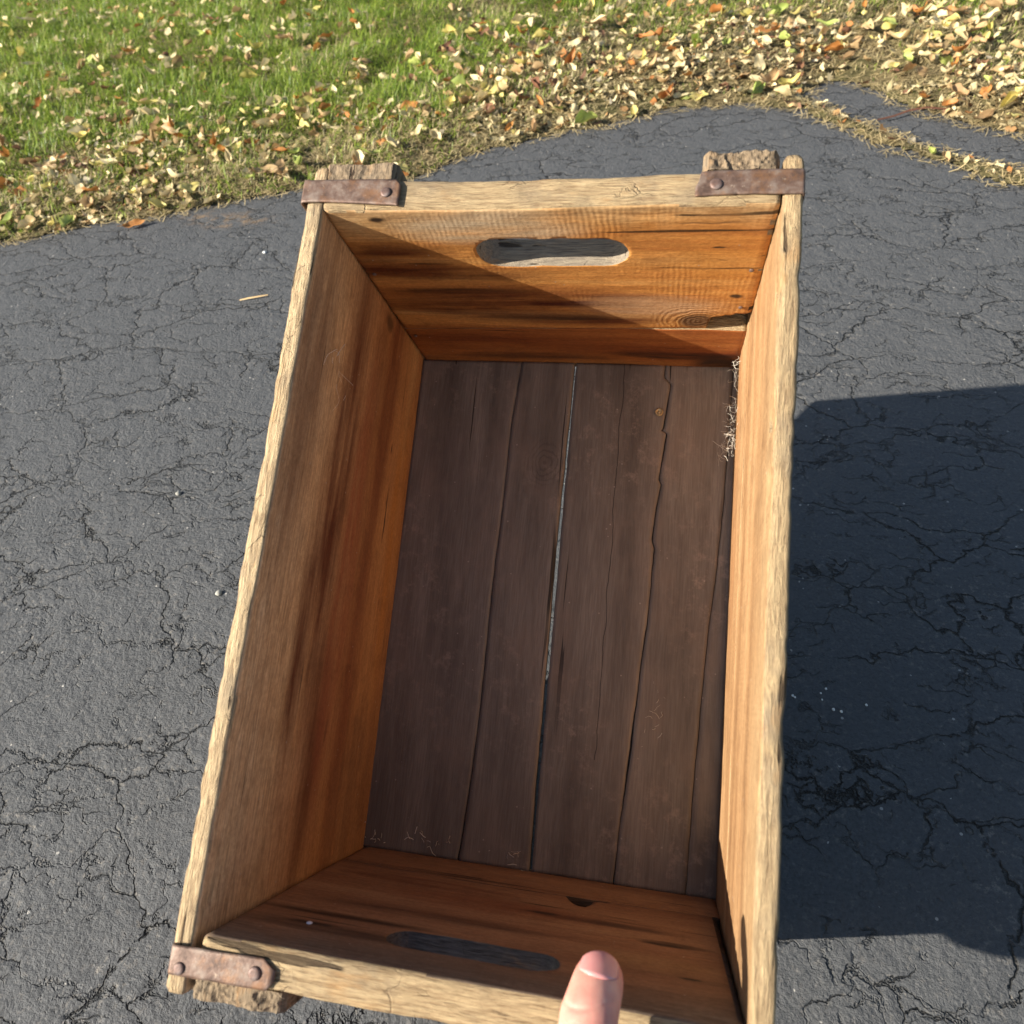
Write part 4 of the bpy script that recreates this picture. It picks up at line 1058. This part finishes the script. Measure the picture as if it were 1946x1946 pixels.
for i, (e0, e1) in enumerate(edges):
    o = sweep_board("floor_board", -0.0006, CL + 0.0004, lambda u, e0=e0, e1=e1: (e0(u), e1(u), -0.0060 + 0.0002 * i, 0.0 + 0.0004 * (i % 2)),
                    lambda u, a, b: (a, u, b), [M['floor']], lambda c, n: 0, step=0.0024, seg=0.0030, rad=0.0003, wear=0.00008)
    a0_ = (lambda u, e0=e0: e0(u) + 0.0012) if i == 2 else (lambda u, e0=e0: e0(u) - 0.004)      # rebated: only the wide gap is open right through
    a1_ = (lambda u, e1=e1: e1(u) - 0.0012) if i == 1 else (lambda u, e1=e1: e1(u) - 0.0046)
    lap = sweep_board("lap", 0.0002, CL - 0.0004, lambda u, a0_=a0_, a1_=a1_: (a0_(u), a1_(u), -FL_T + 0.0003 * i, -0.0062), lambda u, a, b: (a, u, b), [], lambda c, n: 0, step=0.01, seg=0.008, rad=0.0004, wear=0)
    bj = bmesh.new(); bj.from_mesh(o.data); bj.from_mesh(lap.data); bj.to_mesh(o.data); bj.free(); bpy.data.objects.remove(lap)
    adopt(o, crate)

# --- corner blocks outside the ends
def block(x0, x1, y0, y1, z1, seed, rag=0.004):
    """short upright block with a splintered, broken top"""
    nx_, ny_, nz_ = 46, 14, 40
    bm = bmesh.new()
    def top(x, y):
        u = (x - x0) / (x1 - x0)
        n1 = noise.noise(Vector((x * 60 + seed, y * 40, 0))); n2 = noise.noise(Vector((x * 120 + seed, y * 150, 2))); n3 = noise.noise(Vector((x * 420 + seed, y * 420, 5)))
        edge = min(u, 1 - u)
        return z1 - max(0.0, rag * (0.45 * n1 + 0.30 * abs(n2) * 1.4 + 0.15 * n3) + 0.0004) - 0.004 * max(0, 0.06 - edge) / 0.06
    def side(x, y, z):
        k = 0.0005 * noise.noise(Vector((x * 120 + seed, y * 200, z * 18))) + 0.0004 * noise.noise(Vector((x * 700, y * 700, z * 40 + seed)))
        return k
    g = [[bm.verts.new((x0 + (x1 - x0) * i / nx_ + (side(i, j, 1) if 0 < i < nx_ else 0), y0 + (y1 - y0) * j / ny_, top(x0 + (x1 - x0) * i / nx_, y0 + (y1 - y0) * j / ny_))) for j in range(ny_ + 1)] for i in range(nx_ + 1)]
    for i in range(nx_):
        for j in range(ny_): bm.faces.new((g[i][j], g[i + 1][j], g[i + 1][j + 1], g[i][j + 1]))
    per = [g[i][0] for i in range(nx_ + 1)] + [g[nx_][j] for j in range(1, ny_ + 1)] + [g[i][ny_] for i in range(nx_ - 1, -1, -1)] + [g[0][j] for j in range(ny_ - 1, 0, -1)]
    prev = per
    cx, cy = (x0 + x1) / 2, (y0 + y1) / 2
    for q in range(1, nz_ + 1):
        f = (q / nz_) ** 1.6
        row = []
        for v in per:
            z = v.co.z + (-FL_T + .001 - v.co.z) * f
            k = side(v.co.x, v.co.y, z)
            row.append(bm.verts.new((v.co.x + (k if abs(v.co.x - x0) < 1e-4 or abs(v.co.x - x1) < 1e-4 else 0), v.co.y - abs(k) * (1 if v.co.y > cy else -1), z)))
        for a in range(len(per)):
            b = (a + 1) % len(per)
            bm.faces.new((prev[a], row[a], row[b], prev[b]))
        prev = row
    bm.faces.new(prev[::-1])
    bmesh.ops.recalc_face_normals(bm, faces=bm.faces)
    me = bpy.data.meshes.new("corner_block"); bm.to_mesh(me); bm.free()
    return link_mesh("corner_block", me, [M['endgrain']], crate, smooth=False)
block(-0.0005, 0.0470, CL + TE + .0008, CL + EXT + .0022, CD + .0012, 1.3, 0.004)
block(0.2285, 0.2700, CL + TE + .0012, CL + EXT + .0030, CD + .0022, 5.1, 0.009)
block(-0.0005, 0.0500, -EXT - .0005, -TE - .0008, CD - .0005, 9.7, 0.007)
block(0.2285, 0.2690, -EXT - .0005, -TE - .0008, CD - .0012, 3.3)

# --- rusted corner straps: flat on the end board, folded down the long side
def strap(outline, edge_x, sgn, drop, th=0.0011, rivets=(), z=CD + 0.0016, bend_r=0.0022, side_rivet=None, tilt=0.0):
    """outline: list of (x_far, y0, y1) stations going away from the corner (x towards the crate middle)"""
    bm = bmesh.new()
    stations = []
    (y0, y1) = outline[0][1:]
    # down the outside face, then round the bend, then along the top
    for k in range(9):
        zz = z - bend_r - drop * (1 - k / 8)
        if k < 8 or True: stations.append((edge_x, zz, y0, y1))
    for k in range(1, 6):
        a = math.pi / 2 * k / 5
        stations.append((edge_x - sgn * (bend_r - bend_r * math.cos(a)), z - bend_r + bend_r * math.sin(a), y0, y1))
    for (x, a0, a1) in outline[1:]:
        stations.append((x, z, a0, a1))
    NV = 12
    rows = []
    for si, (x, zz, a0, a1) in enumerate(stations):
        row = []
        for j in range(NV + 1):
            v = j / NV
            y = a0 + (a1 - a0) * v
            wob = 0.00035 * noise.noise(Vector((x * 110, y * 110, zz * 60)))
            ed = 0.0004 * noise.noise(Vector((x * 160, v * 3, 9))) * (1 if v in (0, 1) else 0)
            row.append(bm.verts.new((x + (wob * 1.0 if zz < z - bend_r else 0), y + ed, zz + (wob if zz > z - 1e-5 else 0) - 0.00025 * (1 if j in (0, NV) else 0))))
        rows.append(row)
    for i in range(len(rows) - 1):
        for j in range(NV):
            bm.faces.new((rows[i][j], rows[i + 1][j], rows[i + 1][j + 1], rows[i][j + 1]))
    bmesh.ops.recalc_face_normals(bm, faces=bm.faces)
    up_ = sum((f.normal.z for f in bm.faces))
    if up_ < 0: bmesh.ops.reverse_faces(bm, faces=bm.faces)
    me = bpy.data.meshes.new("corner_strap"); bm.to_mesh(me); bm.free()
    o = link_mesh("corner_strap", me, [M['rust']], crate)
    md = o.modifiers.new("thick", 'SOLIDIFY'); md.thickness = th; md.offset = -1
    for (rx, ry, rr) in rivets:
        b2 = bmesh.new()
        bmesh.ops.create_uvsphere(b2, u_segments=20, v_segments=10, radius=rr)
        for v in b2.verts: v.co.z = v.co.z * 0.42 if v.co.z > 0 else v.co.z * 0.1; 
        for v in b2.verts:
            if v.co.z > 0: v.co.z = min(v.co.z, rr * 0.30)
        mr = bpy.data.meshes.new("rivet"); b2.to_mesh(mr); b2.free()
        r_ = link_mesh("rivet", mr, [M['rivet']], o); r_.location = (rx, ry, z + 0.0003)
    return o
s1 = strap([(0, 0.4132, 0.4287), (-0.006, .4134, .4286), (0.0, .4133, .4286), (0.008, .4130, .4285), (0.018, .4125, .4283), (0.030, .4118, .4281), (0.040, .4110, .4279), (0.0478, .4104, .4278), (0.0495, .4102, .4262), (0.0512, .4099, .4243)],
           -0.0128, -1, 0.045, rivets=[(0.0426, 0.4186, 0.0033)], z=CD + .0024)
s2 = strap([(0, 0.4129, 0.4282), (0.278, .4130, .4283), (0.270, .4131, .4284), (0.262, .4133, .4284), (0.2545, .4134, .4284), (0.2477, .4134, .4284), (0.2471, .4139, .4284), (0.2465, .4133, .4284), (0.240, .4130, .4283), (0.232, .4127, .4281), (0.2275, .4125, .4276), (0.2262, .4124, .4215), (0.2246, .4123, .4180)],
           CW + T_S + .0018, 1, 0.050, rivets=[(0.2358, 0.4193, 0.0036)], z=CD + .0026)
s3 = strap([(0, -0.0205, -0.0068), (-0.006, -.0204, -.0066), (0.002, -.0203, -.0064), (0.010, -.0202, -.0062), (0.020, -.0200, -.0059), (0.030, -.0198, -.0055), (0.0378, -.0196, -.0052), (0.0415, -.0194, -.0078), (0.0449, -.0150, -.0098)],
           -0.0130, -1, 0.045, rivets=[(0.0345, -0.0126, 0.0034), (-0.0061, -0.0168, 0.0030)], z=CD + .0024)
s4 = strap([(0, -0.0205, -0.0062), (0.276, -.0205, -.0062), (0.262, -.0205, -.0062), (0.250, -.0205, -.0062), (0.236, -.0205, -.0062), (0.2330, -.0190, -.0075)],
           CW + T_S + .0018, 1, 0.045, rivets=[(0.242, -0.0134, 0.0034)], z=CD + .0024)

# --- brass screw head in the bottom
def stud(x, y, z, r, m, nm, lab):
    bm = bmesh.new(); bmesh.ops.create_uvsphere(bm, u_segments=12, v_segments=8, radius=r)
    me = bpy.data.meshes.new(nm); bm.to_mesh(me); bm.free()
    o = link_mesh(nm, me, [m], crate); o.location = (x, y, z); o.scale = (1, .5, 1); o['label'] = lab
twh = NT('white_paint_fleck'); twh.done((0.7, 0.72, 0.78), 0.4)
stud(0.0421, 0.0, 0.1850, 0.0017, twh.m, 'paint_fleck', 'tiny white fleck on the near end board')
for q_, (nx_, nz_) in enumerate(((0.0085, 0.150), (0.0080, 0.050), (0.2635, 0.155), (0.262, 0.105))):
    stud(nx_, CL - .0002, nz_, 0.0016, M['rivet'], 'nail_head', 'small dark nail head in the far end board')
def screw():
    t = NT("dull_brass"); n_ = t.noise(t.map((1, 1, 1)), 900, 3)
    t.done(t.ramp(n_, [(0.3, (0.30, 0.19, 0.09)), (0.7, (0.62, 0.48, 0.26))]), 0.45); t.b.inputs['Metallic'].default_value = 0.6
    bm = bmesh.new()
    prof = [(0.0, 0.0009), (0.0007, 0.0010), (0.0011, 0.0003), (0.0016, 0.0003), (0.0021, 0.0011), (0.0028, 0.0012), (0.0034, 0.0008), (0.0036, 0.0)]
    rings = []
    for r, z in prof[1:]:
        rings.append([bm.verts.new((r * math.cos(a * math.pi / 12), r * math.sin(a * math.pi / 12), z)) for a in range(24)])
    c = bm.verts.new((0, 0, prof[0][1]))
    for i in range(24): bm.faces.new((c, rings[0][i], rings[0][(i + 1) % 24]))
    for k in range(len(rings) - 1):
        for i in range(24): bm.faces.new((rings[k][i], rings[k + 1][i], rings[k + 1][(i + 1) % 24], rings[k][(i + 1) % 24]))
    me = bpy.data.meshes.new("screw_head"); bm.to_mesh(me); bm.free()
    o = link_mesh("screw_head", me, [t.m], crate); o.location = (0.2092, 0.3664, 0.0005)
    o["label"] = "round dull brass screw head in the bottom beside the jagged split"
screw()

# --- fluff, cobweb, crumbs lying in the crate
t = NT("pale_lint"); t.done((0.80, 0.74, 0.62), 0.9); M['lint'] = t.m
def fibres(name, centres, n, length, thick, label, cat, spread=(.003, .006, .003), seed=1, curl=1.0, lean=(0, 0, 0)):
    r = random.Random(seed)
    V, F = [], []
    for _ in range(n):
        c = Vector(r.choice(centres)) + Vector([r.gauss(0, s) for s in spread])
        d = (Vector((r.gauss(0, 1), r.gauss(0, 1), r.gauss(0, 1))) + Vector(lean)).normalized()
        L = length * r.uniform(.4, 1.3); k = 7
        p = c.copy(); w_ = Vector((r.gauss(0, 1), r.gauss(0, 1), r.gauss(0, 1))).normalized()
        th = thick * r.uniform(.5, 1.4)
        for i in range(k + 1):
            s1_ = d.cross(w_).normalized() * th * .5; s2_ = d.cross(s1_).normalized() * th * .5
            V += [p + s1_, p - s1_ * .5 + s2_ * .87, p - s1_ * .5 - s2_ * .87]
            if i:
                b = len(V) - 6
                for j in range(3): F.append((b + j, b + (j + 1) % 3, b + 3 + (j + 1) % 3, b + 3 + j))
            p = p + d * (L / k)
            d = (d + Vector((r.gauss(0, 1), r.gauss(0, 1), r.gauss(0, 1))) * .28 * curl).normalized()
    me = bpy.data.meshes.new(name); me.from_pydata([tuple(C2W @ v) for v in V], [], F)
    return tag(link_mesh(name, me, [M['lint']]), label, cat)
fibres("lint_tuft", [(CW - .001, y, z) for y, z in ((.398, .018), (.390, .015), (.384, .013), (.403, .022))], 26, .009, .0002, "fine pale lint clinging in the crate's far right bottom corner", "lint", (.0012, .004, .003), 3, 1.2, (-.5, 0, .2))
fibres("lint_tuft", [(CW - .0015, y, .016) for y in (.356, .362, .368, .350)], 28, .009, .0002, "pale frayed lint at the right wall's foot, just above the largest tuft", "lint", (.0014, .004, .003), 5, 1.2, (-.7, 0, .2))
fibres("lint_tuft", [(CW - .002 - i * .0012, .346 - i * .005, .017) for i in range(4)], 48, .009, .00022, "larger pale lint tuft sticking out over the bottom beside the right wall", "lint", (.0016, .0035, .003), 6, 1.4, (-.8, -.2, .2))
fibres("cobweb", [(.002, .330, .168), (.002, .322, .160), (.002, .338, .180)], 9, .022, .00022, "torn pale cobweb threads stuck to the left wall near the far end", "cobweb", (.0006, .004, .006), 8, 1.0, (0, -.6, -.3))
fibres("lint_tuft", [(.186 + .03, .110, .0015), (.222, .120, .0015)], 12, .010, .00022, "few curled pale threads on the bottom near the narrow right board", "lint", (.004, .010, .0006), 12, 1.3, (0, 0, -.3))
fibres("straw_crumbs", [(.012, .010, .004), (.045, .016, .002), (.055, .012, .003), (.065, .011, .002)], 22, .007, .0005, "dry straw crumbs gathered where the bottom meets the near end", "crumbs", (.006, .003, .0012), 14, .8)
fibres("straw_crumbs", [(.128, .008, .002), (.120, .007, .002)], 9, .007, .00035, "few thin straw crumbs on the near end's lower slat by the light gap", "crumbs", (.010, .003, .0012), 17, .8)

# ================================================================== the hand holding the near end
def skin_mat():
    t = NT("skin")
    n1 = t.noise(t.map((1, 1, 1)), 90, 5, 0.6); n2 = t.noise(t.map((1, 1, 1)), 1400, 3, 0.6)
    col = t.ramp(n1, [(0.3, (0.62, 0.25, 0.19)), (0.55, (0.70, 0.33, 0.25)), (0.8, (0.76, 0.43, 0.33))])
    wob = t.warp(0.003, 120)
    col = t.mix(t.math('MULTIPLY', t.blob((0.2030, 0.020, CD + 0.014), (0.013, 0.012, 0.014), wob), 0.8), col, (0.62, 0.17, 0.14))
    v = t.n("ShaderNodeTexWave", wave_type='BANDS', bands_direction='Y'); t.l(t.map((1, 1, 1), src=t.warp(.004, 160)), v.inputs[0]); v.inputs['Scale'].default_value = 190; v.inputs['Distortion'].default_value = 3
    cre = t.blob((0.199, 0.002, CD + 0.037), (0.016, 0.006, 0.02), wob)
    t.b.inputs['Subsurface Weight'].default_value = 0.25
    t.b.inputs['Subsurface Radius'].default_value = (0.006, 0.0022, 0.0012)
    t.b.inputs['Subsurface Scale'].default_value = 1.0
    nr = t.bump(n2, 0.12, 0.0005)
    nr = t.bump(t.math('MULTIPLY', v.outputs['Fac'], cre), 0.35, 0.0008, nr)
    return t.done(col, 0.48, nr, 0.4)
M['skin'] = skin_mat()
def nail_mat():
    t = NT("thumbnail"); x, y, z = t.sep()
    t.b.inputs['Subsurface Weight'].default_value = 0.2; t.b.inputs['Subsurface Radius'].default_value = (0.004, 0.0015, 0.001)
    t.b.inputs['Coat Weight'].default_value = 0.3
    n1 = t.noise(t.map((1, 1, 1)), 160, 3)
    return t.done(t.mix(n1, (0.72, 0.36, 0.32), (0.66, 0.25, 0.24)), 0.28, None, 0.5)
M['nail'] = nail_mat()

def loft(bm, pts, up=Vector((0, 1, 0)), ns=20):
    """pts: (centre, half width, half height); closed rounded ends"""
    rings = []
    n = len(pts)
    for i, (c, rw, rh) in enumerate(pts):
        c = Vector(c)
        d = (Vector(pts[min(i + 1, n - 1)][0]) - Vector(pts[max(i - 1, 0)][0])).normalized()
        s = d.cross(up).normalized(); u = s.cross(d).normalized()
        rings.append([bm.verts.new(c + s * rw * math.cos(a) + u * rh * math.sin(a)) for a in [2 * math.pi * k / ns for k in range(ns)]])
    for i in range(n - 1):
        for k in range(ns): bm.faces.new((rings[i][k], rings[i][(k + 1) % ns], rings[i + 1][(k + 1) % ns], rings[i + 1][k]))
    bm.faces.new(rings[0][::-1]); bm.faces.new(rings[-1])

def spline(pts, k=6):
    """Catmull-Rom through (centre, rw, rh)"""
    out = []
    P = [(Vector(c), a, b) for c, a, b in pts]
    for i in range(len(P) - 1):
        p0, p1, p2, p3 = P[max(i - 1, 0)], P[i], P[i + 1], P[min(i + 2, len(P) - 1)]
        for j in range(k):
            t = j / k
            f = lambda a, b, c, d: 0.5 * ((2 * b) + (c - a) * t + (2 * a - 5 * b + 4 * c - d) * t * t + (3 * b - a - 3 * c + d) * t ** 3)
            out.append((f(p0[0], p1[0], p2[0], p3[0]), max(1e-4, f(p0[1], p1[1], p2[1], p3[1])), max(1e-4, f(p0[2], p1[2], p2[2], p3[2]))))
    out.append(P[-1])
    return out

def hand():
    root = bpy.data.objects.new("person", None); COL.objects.link(root)
    root.matrix_world = C2W
    tag(root, "person's bare hand, only the thumb in view, gripping the crate's near end board", "person")
    bm = bmesh.new()
    D_ = CD
    thumb = spline([((x_, y_, D_ + z_), a_, b_) for x_, y_, z_, a_, b_ in (
        (.193, -.070, .010, .0150, .0140), (.1940, -.052, .024, .0140, .0130), (.1950, -.034, .0315, .0118, .0108), (.1965, -.020, .0335, .0112, .0100),
        (.1978, -.009, .0335, .0110, .0098), (.1990, -.001, .0325, .0118, .0101), (.2000, .0060, .0292, .0124, .0100), (.2013, .0115, .0240, .0119, .0094),
        (.2021, .0150, .0185, .0115, .0090), (.2026, .0174, .0140, .0108, .0084), (.2029, .0188, .0107, .0096, .0074), (.2030, .0197, .0085, .0072, .0056), (.2036, .0204, .0068, .0030, .0026))])
    loft(bm, thumb, Vector((0, 0.75, 0.66)))
    # palm outside the end board, forearm coming back toward the photographer
    palm = spline([((0.216, -0.048, D_ - 0.030), .032, .0115), ((0.216, -0.050, D_ - 0.012), .036, .0130), ((0.214, -0.058, D_ + 0.004), .036, .0150), ((0.210, -0.074, D_ + 0.018), .031, .0165),
                   ((0.207, -0.100, D_ + 0.026), .027, .0175), ((0.203, -0.135, D_ + 0.034), .027, .0200), ((0.196, -0.200, D_ + 0.046), .033, .028), ((0.186, -0.300, D_ + 0.062), .040, .036), ((0.180, -0.36, D_ + .07), .041, .037)])
    loft(bm, palm, Vector((0, 1, 0.35)), 28)
    for x0, L, r0, sk in ((0.1900, .62, .0086, -.001), (0.2075, .68, .0088, .0), (0.2245, .62, .0085, .001), (0.2400, .50, .0075, .002)):
        f = spline([((x0, -0.048, D_ - 0.018), r0 * 1.1, r0 * 1.05), ((x0 + sk, -0.0475, D_ - 0.052 * L), r0 * 1.08, r0 * 1.05), ((x0 + sk * 1.4, -0.0460, D_ - 0.052 * L - 0.018 * L), r0 * .98, r0 * .95),
                    ((x0 + sk * 1.8, -0.0400, D_ - 0.052 * L - 0.036 * L), r0 * .95, r0 * .92), ((x0 + sk * 2, -0.0360, D_ - 0.052 * L - 0.047 * L), r0 * .85, r0 * .8), ((x0 + sk * 2, -0.0345, D_ - .052 * L - .055 * L), r0 * .45, r0 * .4)])
        loft(bm, f, Vector((0, 1, 0)), 16)
    me = bpy.data.meshes.new("hand"); bm.to_mesh(me); bm.free()
    tmp = bpy.data.objects.new("tmp_hand", me); COL.objects.link(tmp)
    rm = tmp.modifiers.new("r", 'REMESH'); rm.mode = 'VOXEL'; rm.voxel_size = 0.0011
    sm = tmp.modifiers.new("s", 'SMOOTH'); sm.iterations = 8; sm.factor = 0.5
    dg = bpy.context.evaluated_depsgraph_get()
    m2 = bpy.data.meshes.new_from_object(tmp.evaluated_get(dg)); bpy.data.objects.remove(tmp)
    # knuckle creases and the fold behind the nail
    for v in m2.vertices:
        x, y, z = v.co
        if z > D_ + 0.012 and -0.02 < y < 0.03 and 0.18 < x < 0.22:
            for (cy, cz, w_, dpt) in ((0.0035, D_ + 0.0385, .0009, .0008), (0.0005, D_ + 0.0415, .0008, .0006), (-0.0030, D_ + 0.0415, .0008, .0007), (-0.0060, D_ + 0.0415, .0007, .0005), (0.0118, D_ + 0.036, .0008, .0007)):
                yy = cy + 0.0016 * math.sin((x - 0.2) * 190) + 0.05 * abs(x - .2)
                k = math.exp(-((y - yy) / w_) ** 2)
                v.co = v.co - Vector((0, 0.4, 0.9)) * dpt * k
    m2.name = "hand"
    h = link_mesh("body", m2, [M['skin']], root)
    # nail plate on the far side of the last joint (facing the photographer)
    V, F = [], []
    nu, nv = 10, 10
    st = [t_ for t_ in thumb if t_[0].y > 0.0128]           # stations of the last joint
    st = st[:-13]
    def station(u):
        k = u * (len(st) - 1); i0 = min(int(k), len(st) - 2); f = k - i0
        c = st[i0][0].lerp(st[i0 + 1][0], f); d = (st[i0 + 1][0] - st[i0][0]).normalized()
        s_ = d.cross(Vector((0, 0.75, 0.66))).normalized(); u_ = s_.cross(d).normalized()
        return c, s_, u_, st[i0][1] * (1 - f) + st[i0 + 1][1] * f, st[i0][2] * (1 - f) + st[i0 + 1][2] * f, d
    for i in range(nu + 1):
        u = i / nu
        for j in range(nv + 1):
            a = (j / nv - .5) * 2
            uu = min(1, max(0, u + 0.25 * a * a * (1 - u) - 0.30 * a * a * u))
            c, s_, u_, rw, rh, d = station(uu)
            th_ = a * (0.95 if u > .15 else 0.88)
            lift = 0.0002 + 0.0006 * u
            p = c + s_ * (rw * 1.0) * math.sin(th_) * 0.93 + u_ * (rh * math.cos(th_) + lift) + d * (0.0012 * u)
            V.append(tuple(p))
    m = nv + 1
    F = [(i * m + j, i * m + j + 1, (i + 1) * m + j + 1, (i + 1) * m + j) for i in range(nu) for j in range(nv)]
    mn = bpy.data.meshes.new("thumbnail"); mn.from_pydata(V, [], F)
    nail = link_mesh("thumbnail", mn, [M['nail']], root)
    so = nail.modifiers.new("t", 'SOLIDIFY'); so.thickness = 0.0007; so.offset = 0
hand()
print("objects", len(bpy.data.objects))
